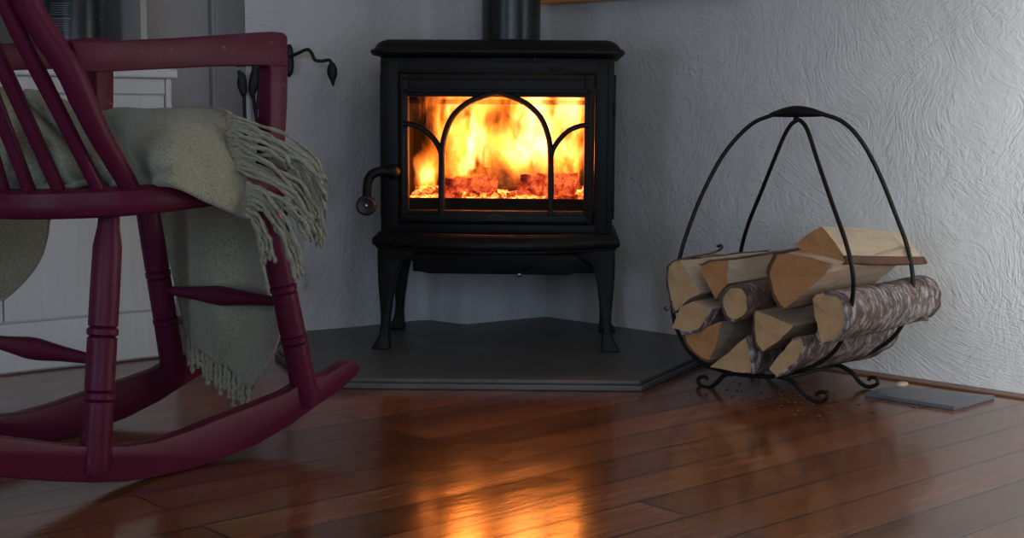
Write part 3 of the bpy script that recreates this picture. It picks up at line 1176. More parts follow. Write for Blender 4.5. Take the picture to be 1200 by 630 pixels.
FLp = [(872, 436.5), (858, 437), (848, 440), (840, 448), (832, 453.5), (822, 452), (818, 446), (821, 441.5), (827, 441.5), (829, 445)]
FRp = [(912, 441), (922, 443), (932, 450), (944, 463.5), (958, 471), (968, 467.5), (969, 461), (961, 459), (956, 462.5)]
BRp = [(978, 427), (986, 429), (998, 436), (1008, 448), (1018, 453), (1028, 449.5), (1027, 443.5), (1020, 442), (1018, 445.5)]
foot('scroll_foot', FLp, 0)
foot('scroll_foot', FRp, 0)
foot('scroll_foot', BRp, SEP)
# back left foot: mirror of the back right one
q = [hp_(px, py, SEP) for px, py in BRp]
uc = hp_(975, 428, SEP).x
uL = du
q = cr([Vector((uL - (p.x - uc), p.y, p.z)) for p in q], 7)
MB().tube(q, [0.0050 - 0.0014 * (i / len(q)) for i in range(len(q))], 10).build('scroll_foot', WROUGHT, holder)

# ------------------------------------------------------------------ FIREWOOD
LGRP = 'firewood in the log holder'


def firewood(label, px_poly, bark_from, bark_to, s0, length, back_shift=(0, 0), end=END_A, split=SPL_A, bark=BARK_W, taper=0.97, round_all=False, seed=0, smooth=None, bt=0.004):
    """px_poly: end-face outline in the photograph (clockwise); edges bark_from..bark_to carry bark."""
    base = [hp_(px, py, s0) for px, py in px_poly]
    P = [Vector((b.x, b.z)) for b in base]
    n = len(P)
    c = sum(P, Vector((0, 0))) / n
    # orientation: make anticlockwise in (u,z)
    # densify: bark edges smooth (catmull), split edges straight
    isb = [False] * n
    i = bark_from
    if bark_from is not None:
        while i != bark_to:
            isb[i] = True
            i = (i + 1) % n
    if round_all:
        isb = [True] * n
    pts, fl_ = [], []
    for i in range(n):
        a, b = P[i], P[(i + 1) % n]
        k = 5
        for t in range(k):
            f_ = t / k
            if isb[i]:
                pm = P[(i - 1) % n] if isb[(i - 1) % n] else a * 2 - b
                pn = P[(i + 2) % n] if isb[(i + 1) % n] else b * 2 - a
                q = 0.5 * ((2 * a) + (b - pm) * f_ + (2 * pm - 5 * a + 4 * b - pn) * f_ ** 2 + (-pm + 3 * a - 3 * b + pn) * f_ ** 3)
            else:
                q = a.lerp(b, f_)
            pts.append(q)
            fl_.append(isb[i])
    m_ = len(pts)
    NL = 14
    mb = MB()
    rings = []
    for j in range(NL + 1):
        t = j / NL
        k = 1 + (taper - 1) * t
        off = Vector(back_shift) * t
        ring = []
        for i in range(m_):
            q = c + (pts[i] - c) * k + off
            nz = noise.noise(Vector((q.x * 18 + seed, t * 2.2, q.y * 18))) * 0.004 + noise.noise(Vector((q.x * 60, t * 5, q.y * 60 + seed))) * 0.0016
            d = (pts[i] - c).normalized()
            q = q + d * nz
            yy = s0 + length * t + (0.004 * noise.noise(Vector((q.x * 30, q.y * 30, seed))) if j in (0, NL) else 0)
            ring.append(Vector((q.x, yy, q.y)))
        rings.append(ring)
    org = Vector((c.x, s0, c.y))
    V = [[mb.bm.verts.new(p - org) for p in ring] for ring in rings]
    for j in range(NL):
        for i in range(m_):
            mb.face([V[j][i], V[j][(i + 1) % m_], V[j + 1][(i + 1) % m_], V[j + 1][i]], False if not fl_[i] else True, 1)
    for j, rev in ((0, False), (NL, True)):
        cc = sum((v.co for v in V[j]), Vector()) / m_
        cv = mb.bm.verts.new(cc)
        for i in range(m_):
            a, b = V[j][i], V[j][(i + 1) % m_]
            mb.face([cv, b, a] if not rev else [cv, a, b], False, 0)
    Mx = HMAT @ Matrix.Translation(org)
    o = mb.build('firewood_log', [end, split], matrix=Mx)
    tag(o, label, 'firewood', LGRP)
    if any(isb):
        bb = MB()
        idx = [i for i in range(m_ + 1)]
        runs = []
        # contiguous bark run
        if all(fl_):
            seq = list(range(m_)) + [0]
        else:
            st_ = next(i for i in range(m_) if fl_[i] and not fl_[i - 1])
            seq = []
            i = st_
            while fl_[i % m_]:
                seq.append(i % m_)
                i += 1
            seq.append(i % m_)
        outer, inner = [], []
        for j in range(NL + 1):
            ro, ri = [], []
            for i in seq:
                p = rings[j][i]
                pj = rings[j]
                ctr = Vector((c.x + back_shift[0] * j / NL, p.y, c.y + back_shift[1] * j / NL))
                d = (p - ctr)
                d.y = 0
                d.normalize()
                rg = bt * (0.7 + 0.55 * noise.noise(Vector((p.x * 45 + seed, p.y * 35, p.z * 45)))) + 0.0008
                p2 = p.copy()
                if j == 0:
                    p2.y -= 0.003 + 0.004 * noise.noise(Vector((p.x * 60, seed, p.z * 60)))
                if j == NL:
                    p2.y += 0.006 + 0.010 * noise.noise(Vector((p.x * 60, seed, p.z * 60)))
                ro.append(bb.bm.verts.new(p2 + d * rg - org))
                ri.append(bb.bm.verts.new(p2 - d * 0.0005 - org))
            outer.append(ro)
            inner.append(ri)
        K = len(seq)
        for j in range(NL):
            for i in range(K - 1):
                bb.face([outer[j][i], outer[j][i + 1], outer[j + 1][i + 1], outer[j + 1][i]], True)
                bb.face([inner[j][i + 1], inner[j][i], inner[j + 1][i], inner[j + 1][i + 1]], True)
            for e in (0, K - 1):
                bb.face([outer[j][e], inner[j][e], inner[j + 1][e], outer[j + 1][e]], False)
        for j in (0, NL):
            for i in range(K - 1):
                bb.face([outer[j][i], inner[j][i], inner[j][i + 1], outer[j][i + 1]], False)
        b_ = bb.build('bark', bark)
        b_.parent = o
        b_.location = (0, 0, 0)
        return o, rings
    return o, rings


FRONT = -0.052
# 1 upper left split half
l1, _ = firewood('tall pale split log at the far upper left of the holder',
         [(797, 305), (821, 343), (809, 350), (792, 364), (786, 352), (783, 335), (784, 317), (789, 308)], 3, 0, FRONT, 0.30, (0.0, 0.0), END_A, SPL_A, BARK_D, seed=1)
# 2
firewood('orange-ended quarter log with pale side, second along the top left row',
         [(821, 311), (838, 306.5), (853, 305), (852, 332), (839, 350), (832, 338), (823, 322)], 0, 2, FRONT - 0.005, 0.30, (0.0, 0.004), END_B, SPL_A, BARK_D, seed=2)
# 3 round
firewood('small whole round birch log with dark bark in the middle of the holder',
         [(846, 352), (853, 339), (864, 336), (874, 342), (878, 355), (874, 367), (864, 373), (852, 369)], 0, 0, FRONT - 0.02, 0.30, (0, 0.0), END_A, SPL_B, BARK_D, round_all=True, seed=3, bt=0.005)
# 4
firewood('small wedge log with bark below, under the tall split log at the far left',
         [(788, 383), (797, 359), (812, 352), (833, 362), (828, 372), (820, 384), (804, 389)], 3, 6, FRONT - 0.01, 0.29, (0, 0.0), END_A, SPL_A, BARK_W, seed=4)
# 5
firewood('large quarter log at the lower left with orange edge',
         [(801, 393), (822, 386), (846, 376), (840, 398), (831, 422), (814, 413), (805, 403)], 4, 0, FRONT, 0.30, (0, 0), END_B, SPL_B, INNERB, seed=5)
# 6
firewood('triangular log lying at the bottom of the holder with bark on its right side',
         [(831, 430), (854, 412), (876, 394), (880, 415), (881, 437), (855, 433)], 2, 4, FRONT, 0.28, (0, 0), END_A, SPL_A, BARK_W, seed=6, bt=0.007)
# 7
firewood('pale wedge log in the middle bottom, left of the big round birch log',
         [(886, 364), (904, 371), (929, 382), (913, 398), (894, 412), (887, 402), (883, 388), (884, 374)], 4, 0, FRONT, 0.30, (0, 0), END_A, SPL_B, INNERB, seed=7, bt=0.002)
# 8
firewood('narrow log at the bottom right with white birch bark on its upper side',
         [(901, 432), (912, 416), (929, 398), (941, 396), (941, 408), (932, 425), (910, 441)], 2, 6, FRONT, 0.33, (0.01, 0.0), END_A, SPL_B, BARK_W, seed=8, bt=0.005)
# 9 big birch
firewood('large white-barked birch log at the right, almost whole and round',
         [(952, 350), (957, 345), (968, 344), (982, 348), (989, 360), (990, 376), (985, 390), (975, 399), (964, 400), (958, 388), (954, 370)], 2, 9, FRONT + 0.01, 0.345, (0.0, 0.004), END_A, SPL_B, BARK_W, seed=9, bt=0.005)
# 10
firewood('big thick split log with a brown end face, beneath the topmost log',
         [(909, 298), (922, 296), (950, 301), (974, 309), (968, 320), (945, 340), (919, 362), (912, 355), (906, 338), (904, 318)], 6, 0, FRONT - 0.01, 0.30, (0.0, 0.012), END_B, SPL_A, INNERB, seed=10, bt=0.0055)
# 11
firewood('topmost pale split log crowning the pile with a flat pale top',
         [(930, 287), (944, 276), (962, 265), (989, 299), (991, 308), (975, 307), (942, 294)], 3, 6, -0.018, 0.295, (0.0, -0.024), END_B, SPL_A, INNERB, seed=11, bt=0.0035, taper=0.95)
# curls of bark (each belongs to the log it peels from): small ribbons on top
def curl(parent, name, pts, w, mat):
    mb = MB()
    q = cr(pts, 5)
    side = Vector((0.5, 0.8, 0.2)).normalized()
    mb.tube(q, w, 6, 0.25, side=side)
    o = mb.build(name, mat)
    o.parent = parent
    o.matrix_parent_inverse = parent.matrix_world.inverted()
    return o


bpy.context.view_layer.update()


def W(px, py, s):
    return on_plane(px, py, HM + ax * s, ax)


curl(l1, 'bark_curl', [W(800, 303, -0.07), W(815, 300, -0.05), W(832, 297, -0.02), W(843, 293, 0), W(847, 289, 0.0), W(845, 287, 0), W(841, 289, 0)], 0.006, BARK_D)
curl(l1, 'bark_curl', [W(787, 352, -0.06), W(785, 360, -0.06), W(782, 364, -0.06), W(779, 361, -0.06), W(780, 359, -0.06)], 0.003, BARK_D)
big = [o for o in COL.objects if o.get('label', '').startswith('large white-barked')][0]
curl(big, 'bark_curl', [W(1040, 333, 0.24), W(1058, 336, 0.26), W(1072, 345, 0.27), W(1083, 350, 0.27), W(1087, 358, 0.27), W(1083, 364, 0.27), W(1080, 360, 0.27)], 0.008, INNERB)
curl(big, 'bark_curl', [W(1038, 345, 0.2), W(1052, 350, 0.22), W(1064, 352, 0.24), W(1073, 362, 0.25)], 0.011, INNERB)
curl(big, 'bark_curl', [W(1050, 372, 0.22), W(1068, 372, 0.25), W(1082, 370, 0.26), W(1086, 376, 0.26)], 0.006, BARK_D)

# crumbs under the holder
cb = MB()
rnd = random.Random(3)
for i in range(110):
    u = rnd.gauss(0.05, 0.085)
    s = rnd.uniform(-0.1, 0.16)
    r = rnd.uniform(0.0012, 0.0042)
    t = bmesh.new()
    bmesh.ops.create_icosphere(t, subdivisions=1, radius=r)
    P = HMAT @ Vector((u, s, r * 0.3))
    cb.add(t, Matrix.Translation(P) @ R(rnd.uniform(0, 6), 4, 'Z') @ Matrix.Diagonal((1.6, 0.7, 0.35, 1)), False)
o = cb.build('bark_crumbs', [m_simple('crumb', (0.17, 0.10, 0.06), 0.9, 0, 0, var=0.4, vscale=60)])
tag(o, 'bark crumbs and sawdust scattered on the floor under the log holder', 'crumbs', kind='stuff')

# loose chip by the wall and slate tile
sl = [on_z(1013, 459.5, 0.008), on_z(1119, 476, 0.008), on_z(1166, 463, 0.008), on_z(1046, 451.5, 0.008)]
sm = MB()
edge = []
rnd = random.Random(5)
for i in range(4):
    a, b = sl[i], sl[(i + 1) % 4]
    for k in range(8):
        p = a.lerp(b, k / 8)
        j = 0.0012
        edge.append((p.x + rnd.uniform(-j, j), p.y + rnd.uniform(-j, j)))
sm.prism(edge, 0.0, 0.008, 'z', bev=0.0012)
TILE = m_simple('slate_tile', (0.13, 0.14, 0.155), 0.33, 0, 0.6, 30, 0.2, 9, bdist=0.003)
o = sm.build('slate_tile', TILE)
tag(o, 'loose grey slate tile lying on the floor against the right wall', 'tile')
cp = MB()
pc = on_z(1057, 448, 0.012)
t = bmesh.new()
bmesh.ops.create_icosphere(t, subdivisions=2, radius=0.012)
for v in t.verts:
    v.co += Vector((1, 0.4, 0)) * v.co.x * 0.5 + Vector((0, 0, 0.002 * noise.noise(v.co * 300)))
    v.co.z *= 0.4
cp.add(t, Matrix.Translation((pc.x, pc.y, 0.009)) @ R(0.6, 4, 'Z'), True)
o = cp.build('wood_chip', SPL_A)
tag(o, 'pale wood chip beside the slate tile at the foot of the wall', 'wood chip')

# ------------------------------------------------------------------ CABINET
cab = empty('cabinet', (cabR.x, cabR.y, 0), ang_c, 'white painted wooden cabinet with framed door behind the rocking chair', 'cabinet')
CW = 1.0


def cab_px(px, py, off=0.0):
    P = Vector((cabR.x, cabR.y, 0)) + cnor * off
    q = on_plane(px, py, P, cnor)
    return (q - P).dot(cdir), q.z


topz = cab_px(200, 92)[1]
c = MB()
c.box(-CW, 0, 0.012, 0.42, 0.0, topz)
c.build('body', WHITE, cab)
c = MB()
stile = cab_px(196, 200)[0]
z_rail = cab_px(175, 364)[1]
z_line = cab_px(150, 111)[1]
xleft = cab_px(6, 370)[0]
c.box(stile + 0.001, -0.0, 0, 0.014, 0.0, topz, 0.0015)
c.box(-CW, stile - 0.001, 0, 0.014, 0.004, z_rail - 0.002, 0.0015)
c.box(-CW, stile - 0.001, 0.0, 0.014, z_line + 0.002, topz - 0.001, 0.0015)
c.build('face_frame', WHITE, cab)
c = MB()
c.box(xleft, stile - 0.0025, 0.003, 0.014, z_rail + 0.002, z_line - 0.002, 0.0015)
c.build('door', WHITE, cab)
c = MB()
c.box(-CW, xleft - 0.003, 0.003, 0.014, z_rail + 0.002, z_line - 0.002, 0.0015)
c.build('door', WHITE, cab)
c = MB()
c.box(-CW - 0.01, 0.010, -0.014, 0.43, topz, topz + 0.021, 0.005)
c.build('worktop', m_whitepaint('worktop_paint', (0.66, 0.66, 0.68), False), cab)
# hutch on the cabinet
hut = empty('shelf_unit', (cabR.x, cabR.y, topz + 0.021), ang_c, 'white shelf unit standing on the cabinet behind the chair back', 'shelf')
P = Vector((cabR.x, cabR.y, 0)) + cnor * 0.09
hx0 = (on_plane(165, 30, P, cnor) - P).dot(cdir)
hx1 = (on_plane(172.5, 30, P, cnor) - P).dot(cdir)
c = MB()
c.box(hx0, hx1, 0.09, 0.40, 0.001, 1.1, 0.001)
c.build('side_panel', m_whitepaint('shaded_shelf_paint', (0.40, 0.39, 0.36), False), hut)  # shade on the white unit's inner side put into a darker paint
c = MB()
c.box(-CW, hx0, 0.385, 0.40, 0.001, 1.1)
c.build('back_panel', m_whitepaint('shaded_shelf_back_paint', (0.20, 0.19, 0.165), False), hut)  # interior shade painted in as a dark back colour
c = MB()
c.box(-CW, hx0, 0.10, 0.385, 0.45, 0.47, 0.001)
c.build('shelf', WHITE, hut)
# black canister with print
P = Vector((cabR.x, cabR.y, 0)) + cnor * 0.2
tl = (on_plane(53, 30, P, cnor) - P).dot(cdir)
trr = (on_plane(123, 30, P, cnor) - P).dot(cdir)
rt = (trr - tl) / 2 * 0.97
tc = P + cdir * ((tl + trr) / 2)
cn = empty('canister', (tc.x, tc.y, topz + 0.021), ang_c, 'black cylindrical canister printed with fine white text on the cabinet', 'canister')
c = MB()
c.lathe([(0, rt * 0.96), (0.01, rt), (0.97, rt), (1, rt * 0.95)], (0, 0, 0.001), (0, 0, 0.30), 48)
c.build('body', BLACKTIN, cn, autosm=40)
rnd = random.Random(9)
for (a0, a1) in ((math.radians(-138), math.radians(-96)), (math.radians(-38), math.radians(0))):
    c = MB()
    for k in range(52):
        z = 0.02 + k * 0.0048
        if k % 7 == 5 and a0 < -1.2:
            continue
        bold = (k % 9 in (0,))
        hgt = 0.0026 if bold else 0.0014
        e = a0
        end = a1 - rnd.uniform(0, 0.12) if rnd.random() < 0.75 else a0 + (a1 - a0) * rnd.uniform(0.4, 0.8)
        off = math.radians(-24)
        while e < end:
            w = rnd.uniform(0.02, 0.07)
            b_ = min(end, e + w)
            vs = []
            for aa in (e, b_):
                for zz in (z, z + hgt):
                    vs.append(c.bm.verts.new(((rt + 0.0004) * math.cos(aa + off), (rt + 0.0004) * math.sin(aa + off), zz)))
            c.face([vs[0], vs[2], vs[3], vs[1]])
            e = b_ + 0.012
    c.build('printed_text', PRINT, cn)['label'] = 'rows of tiny white printed lines'

# ------------------------------------------------------------------ FIRE TOOLS on the chimney wall
TY = p4.y - 0.02


def T(px, py, d=0.03):
    return on_y(px, py, TY - d)


tb = T(339, 80, 0)
rack = empty('tool_rack', (tb.x, TY, tb.z), 0, 'black wrought iron tool rack with curled arms on the wall behind the chair arm', 'tool rack')


def part(parent, name, mb, mat=WROUGHT, asm=None):
    o = mb.build(name, mat, autosm=asm)
    o.parent = parent
    o.matrix_parent_inverse = Matrix.Translation(parent.location).inverted()
    return o


pm = MB()
q = [T(339, y, 0.004) for y in (52, 58, 66, 76, 84, 90)]
pm.tube(q, [0.004, 0.009, 0.010, 0.011, 0.009, 0.003], 12, 0.4, side=Vector((1, 0, 0)))
part(rack, 'back_plate', pm)
pm = MB()
q = cr([T(341, 66, 0.01), T(350, 62, 0.03), T(360, 58, 0.035), T(365, 62, 0.035), T(369, 70, 0.035), T(377, 71.5, 0.035), T(386, 70.5, 0.035), T(389, 76, 0.035)], 6)
pm.tube(q, 0.0042, 8)
q = cr([T(389, 73, 0.035), T(389, 80, 0.035), T(389.5, 88, 0.035), T(390, 95, 0.035), T(390.5, 101, 0.035)], 4)
nq = len(q)
pm.tube(q, [0.004 + 0.008 * math.sin(min(1, i / (nq - 1) * 1.35) * math.pi) ** 0.8 if i / (nq - 1) < 0.7 else 0.0055 * (1 - (i / (nq - 1) - 0.7) / 0.33) + 0.001 for i in range(nq)], 12, 0.5, side=Vector((1, 0, 0)))
part(rack, 'curled_arm', pm)
pm = MB()
q = cr([T(337, 66, 0.01), T(325, 68, 0.03), T(312, 72, 0.035), T(297, 74, 0.035), T(286, 76, 0.035), T(277, 76, 0.035), T(273, 72, 0.035)], 6)
pm.tube(q, 0.0042, 8)
part(rack, 'curled_arm', pm)


def tool(label, path, leaf, endpts, kind='poker'):
    b0 = path[-1]
    t_ = empty(kind, (b0.x, b0.y, b0.z), 0, label, 'fireplace tool', 'fireplace tools hanging on the rack')
    m1 = MB()
    m1.tube(cr(leaf[0], 4), leaf[1], 12, 0.45, side=Vector((1, 0, 0)))
    part(t_, 'handle', m1)
    m1 = MB()
    m1.tube(cr(path, 5), 0.0042, 8)
    part(t_, 'shaft', m1)
    m1 = MB()
    m1.tube(cr(endpts, 6), 0.004, 8)
    part(t_, 'tip', m1)


def leafr(n, m=0.0085):
    k = (n - 1) * 4 + 1
    return [0.003 + m * math.sin(math.pi * i / (k - 1)) for i in range(k)]


tool('black iron poker hanging leftmost on the wall rack behind the blanket', [T(286, 110), T(287, 140), T(291, 220), T(296, 290)], ([T(279, 83), T(283, 89), T(283.5, 98), T(285, 107), T(286, 115)], leafr(5)), [T(296, 290), T(297, 310), T(301, 322), T(308, 322)])
tool('black iron fire tool hanging between the poker and the chair arm post', [T(297, 112), T(300, 135), T(312, 190), T(330, 232), T(336.5, 262), T(337, 290), T(333, 309), T(337, 322)], ([T(297, 74), T(299, 84), T(298, 95), T(296, 106), T(296, 116)], leafr(5, 0.0095)), [T(337, 321.5), T(343, 322.5), T(351, 322.5)], 'ash_rake')
tool('black iron fire tool with a round tip hanging nearest the chair arm post', [T(305, 88, 0.037), T(303, 115, 0.037), T(301, 145, 0.037), T(318, 230, 0.037), T(341, 325, 0.037)], ([T(302, 73, 0.037), T(305, 78, 0.037), T(305, 84, 0.037), T(305, 90, 0.037), T(305, 96, 0.037)], leafr(5, 0.004)), [T(341, 325, 0.037), T(341.5, 330, 0.037), T(342, 334, 0.037), T(342, 338, 0.037)], 'ember_scoop')
kb = MB()
t2 = bmesh.new()
bmesh.ops.create_uvsphere(t2, u_segments=14, v_segments=8, radius=0.0085)
kb.add(t2, Matrix.Translation(T(342, 337, 0.037)), True)
sc2 = [o for o in COL.objects if o.name.startswith('ember_scoop')][0]
part(sc2, 'round_tip', kb)

# ------------------------------------------------------------------ ROCKING CHAIR
CA = math.radians(54)
Fd = Vector((math.cos(CA), math.sin(CA), 0))
Wd = Vector((-math.sin(CA), math.cos(CA), 0))
CPL = 1.673                       # distance of the near rocker's plane
A0 = on_plane(111, 553, Wd * CPL, Wd)
A0 = Vector((A0.x, A0.y, 0))
chair = empty('rocking_chair', A0, CA, 'burgundy painted wooden rocking chair with spindle back, draped with a green throw', 'rocking chair')
CM = Matrix.Translation(A0) @ Matrix.Rotation(CA, 4, 'Z')
CI = CM.inverted()
# chair coordinates: x = t (forward), y = w (to the far side), z up
WW = 0.325


def cn_(px, py, w=0.0):
    """pixel on the vertical plane w of the chair"""
    return CI @ on_plane(px, py, A0 + Wd * w, Wd)


def proj(P):
    v = P - CAM
    return 600 + FPX * v.dot(RT) / v.dot(FW), 315 - FPX * v.dot(UP) / v.dot(FW)


def t_at(px, w, z):
    lo, hi = -0.8, 1.2
    for _ in range(50):
        m = (lo + hi) / 2
        if proj(CM @ Vector((m, w, z)))[0] < px:
            lo = m
        else:
            hi = m
    return lo


def on_tilt(px, py, z0, k):
    d = ray(px, py)
    lo_, hi_ = 0.5, 6.0
    for _ in range(50):
        mid_ = (lo_ + hi_) / 2
        q = CI @ (CAM + d * mid_)
        if q.z > z0 + k * q.x:
            lo_ = mid_
        else:
            hi_ = mid_
    return CI @ (CAM + d * lo_)


CW0 = 0.1625
legs = [
    (Vector((0.044, 0.008, 0.405)), cn_(111, 552, -0.008), [0.46, 0.705]),
    (Vector((0.35, 0.008, 0.42)), cn_(360, 471, -0.008), [0.445, 0.685]),
]
legs.append((Vector((0.36, 0.315, 0.42)), Vector((legs[1][1].x, WW, legs[1][1].z)), [0.445, 0.685]))
legs.append((Vector((0.044, 0.315, 0.405)), Vector((legs[0][1].x, WW, legs[0][1].z)), [0.46, 0.705]))

# rockers
top_px = [(-60, 494), (0, 507), (40, 512), (80, 517), (115, 519), (150, 518), (182, 514), (220, 502), (255, 488), (300, 471), (339, 455), (366, 438), (383, 436), (395, 429), (408, 421)]
bot_px = [(418, 420), (424, 427), (418, 437), (401, 453), (373, 472), (340, 496), (300, 519), (255, 537), (220, 548), (182, 556), (146, 561), (108, 562), (60, 560), (0, 555), (-60, 547)]
poly = [cn_(px, py, -0.014) for px, py in top_px + bot_px]
zmin = min(p.z for p in poly)
poly2 = [(p.x, p.z - zmin) for p in poly]
tt, tb_ = poly2[0], poly2[-1]
sl_ = (poly2[0][1] - poly2[1][1]) / max(1e-3, (poly2[1][0] - poly2[0][0]))
poly2 = [(tt[0] - 0.15, tt[1] + 0.075), (tt[0] - 0.08, tt[1] + 0.032)] + poly2 + [(tb_[0] - 0.08, tb_[1] + 0.032), (tb_[0] - 0.15, tb_[1] + 0.075), (tt[0] - 0.175, tt[1] + 0.065)]
for w in (0.0, WW):
    r_ = MB()
    r_.prism(poly2, w - 0.014, w + 0.014, 'y', bev=0.0045)
    r_.build('rocker', RED, chair, autosm=35)


def turned(p_top, p_bot, rings, r0=0.016, r1=0.0215, rb=0.0225, gr=0.0035):
    prof = [(0, r0 * 0.95), (0.06, r0), (0.13, r1 * 0.97), (0.3, r1)]
    for f_ in rings:
        prof += [(f_ - 0.026, r1), (f_ - 0.020, r1 - gr), (f_ - 0.012, r1 + 0.0012), (f_ + 0.008, r1 + 0.0012), (f_ + 0.016, r1 - gr), (f_ + 0.022, r1)]
    prof += [(0.96, rb), (1.0, rb - 0.0035)]
    prof.sort(key=lambda q: q[0])
    return MB().lathe(prof, p_top, p_bot, 24)


for a, b, rg in legs:
    d_ = (b - a).normalized()
    turned(a, b + d_ * 0.004, rg).build('leg', RED, chair, autosm=30)


def stretcher(i, j, fi, fj):
    a = legs[i][0].lerp(legs[i][1], fi)
    b = legs[j][0].lerp(legs[j][1], fj)
    prof = [(0.03, 0.007), (0.12, 0.0085), (0.3, 0.012), (0.45, 0.0165), (0.5, 0.0172), (0.55, 0.0165), (0.7, 0.012), (0.88, 0.0085), (0.97, 0.007)]
    MB().lathe(prof, a, b, 18).build('stretcher', RED, chair, autosm=40)


stretcher(2, 1, 0.53, 0.515)
stretcher(3, 0, 0.57, 0.575)

# seat
K = 0.05
half = [(0.405, CW0), (0.40, 0.03), (0.385, -0.03), (0.35, -0.058), (0.25, -0.064), (0.15, -0.066), (0.08, -0.062), (0.035, -0.050), (0.0, -0.030), (-0.045, 0.02), (-0.075, 0.085), (-0.088, CW0)]
full = half + [(t_, 2 * CW0 - w_) for t_, w_ in half[-2:0:-1]]
oc = cr(full, 5, closed=True)
sm = MB()
prof = [(-0.006, 0.0), (0.0, 0.005), (0.001, 0.02), (0.0, 0.036), (-0.008, 0.0415)]
cen = Vector((0.16, CW0))
rings = []
for p in oc:
    d_ = (Vector((p.x, p.y)) - cen)
    L_ = d_.length
    d_.normalize()
    ring = []
    for q in prof:
        x, y = cen.x + d_.x * (L_ + q[0]), cen.y + d_.y * (L_ + q[0])
        ring.append(sm.bm.verts.new((x, y, 0.40 + K * x + q[1])))
    rings.append(ring)
n_ = len(rings)
for i in range(n_):
    for k in range(len(prof) - 1):
        sm.face([rings[i][k], rings[(i + 1) % n_][k], rings[(i + 1) % n_][k + 1], rings[i][k + 1]], True)
# dished top
inner = [[sm.bm.verts.new((cen.x + (r[-1].co.x - cen.x) * f_, cen.y + (r[-1].co.y - cen.y) * f_, r[-1].co.z * 0 + 0.4415 + K * (cen.x + (r[-1].co.x - cen.x) * f_) - dz)) for r in rings] for f_, dz in ((0.85, 0.002), (0.6, 0.009), (0.25, 0.011))]
prev = [r[-1] for r in rings]
for lay in inner:
    for i in range(n_):
        sm.face([prev[i], prev[(i + 1) % n_], lay[(i + 1) % n_], lay[i]], True)
    prev = lay
sm.face(prev)
sm.face([r[0] for r in rings])
sm.build('seat', RED, chair, autosm=50)

# back stiles, spindles and crest
sb = cn_(152, 219, -0.036)
sm1 = cn_(118, 160, -0.044)
sm2 = cn_(98, 119, -0.046)
sm3 = cn_(79, 78, -0.046)
st_ = cn_(30, 0, -0.030)
ext = Vector((-0.255, -0.028, 1.0))
stile_pts = cr([sb + Vector((0.01, 0, -0.02)), sb, sm1, sm2, sm3, st_, st_.lerp(ext, 0.5), ext], 6)


def rad_at(i, n, a, b, c):
    f_ = i / (n - 1)
    return a + (b - a) * min(1, f_ / 0.45) if f_ < 0.45 else b + (c - b) * (f_ - 0.45) / 0.55


for mir in (False, True):
    P_ = [Vector((p.x, 2 * CW0 - p.y, p.z)) if mir else p for p in stile_pts]
    n_ = len(P_)
    MB().tube(P_, [rad_at(i, n_, 0.0115, 0.0185, 0.019) for i in range(n_)], 16).build('back_stile', RED, chair, autosm=60)
tops = []
spec = [((116, 218), (44, 80), (3, 0)), ((70, 218), (7, 80), (-32, 0)), ((34, 218), (-16, 80), (-52, 0)), ((4, 218), (-35, 80), (-66, 0))]
inset = [(0.018, -0.008), (-0.022, 0.032), (-0.05, 0.085), (-0.062, CW0 - 0.005)]
for i, (bpx, mpx, tpx) in enumerate(spec):
    # base: on the seat near its rim, top: where the spindle leaves the frame
    bt_, bw_ = inset[i]
    # slide along the rim direction until the pixel column matches
    best = None
    for k in range(-60, 61):
        w_ = bw_ + k * 0.001
        # rim t at this w
        rt_ = None
        cands = [(p.x, p.y) for p in oc if p.x < 0.12]
        rt_ = min(cands, key=lambda q: abs(q[1] - w_))[0] + 0.024
        px_ = proj(CM @ Vector((rt_, w_, 0.442)))[0]
        if best is None or abs(px_ - bpx[0]) < best[0]:
            best = (abs(px_ - bpx[0]), rt_, w_)
    base = Vector((best[1], best[2], 0.44 + K * best[1]))
    lean = st_ - sb
    ttop = (-0.135, -0.150, -0.150, -0.140)[i]
    tp = CI @ on_plane(tpx[0], tpx[1], CM @ Vector((ttop, 0, 0.7)), Fd)
    print('SPINDLE', i, [round(v, 3) for v in base], [round(v, 3) for v in tp])
    ex = Vector((-0.262 - 0.004 * i, tp.y + (tp.y - base.y) * 0.5, 1.0))
    pts = [base - (tp - base) * 0.06, base, base.lerp(tp, 0.5), tp, tp.lerp(ex, 0.5), ex]
    q = cr(pts, 4)
    n_ = len(q)
    for mir in ((False, True) if abs(base.y - CW0) > 0.03 else (False,)):
        P_ = [Vector((p.x, 2 * CW0 - p.y, p.z)) if mir else p for p in q]
        MB().tube(P_, [rad_at(j, n_, 0.0085, 0.0115, 0.009) for j in range(n_)], 12).build('spindle', RED, chair, autosm=60)
    tops.append(ex)
cr_pts = [Vector((ext.x, ext.y - 0.03, 1.0))] + [Vector((p.x, p.y, 1.0)) for p in [ext] + tops]
mirp = [Vector((p.x, 2 * CW0 - p.y, p.z)) for p in reversed(cr_pts)]
path = [p for p in cr_pts if p.y < CW0 - 0.02] + [Vector((min(p.x for p in cr_pts) - 0.004, CW0, 1.0))] + [p for p in mirp if p.y > CW0 + 0.02]
path.sort(key=lambda p: p.y)
q = cr(path, 4)
cm_ = MB()
prev = None
for i, p in enumerate(q):
    f_ = i / (len(q) - 1)
    hgt = 0.05 + 0.035 * math.sin(math.pi * f_)
    ring = [cm_.bm.verts.new((p.x + dx - (0.25 * dz), p.y, p.z + dz)) for dx, dz in ((-0.012, -0.03), (0.012, -0.03), (0.012, hgt), (0.0, hgt + 0.008), (-0.012, hgt))]
    if prev:
        for k in range(5):
            cm_.face([prev[k], prev[(k + 1) % 5], ring[(k + 1) % 5], ring[k]], True)
    else:
        cm_.face(ring)
    prev = ring
cm_.face(list(reversed(prev)))
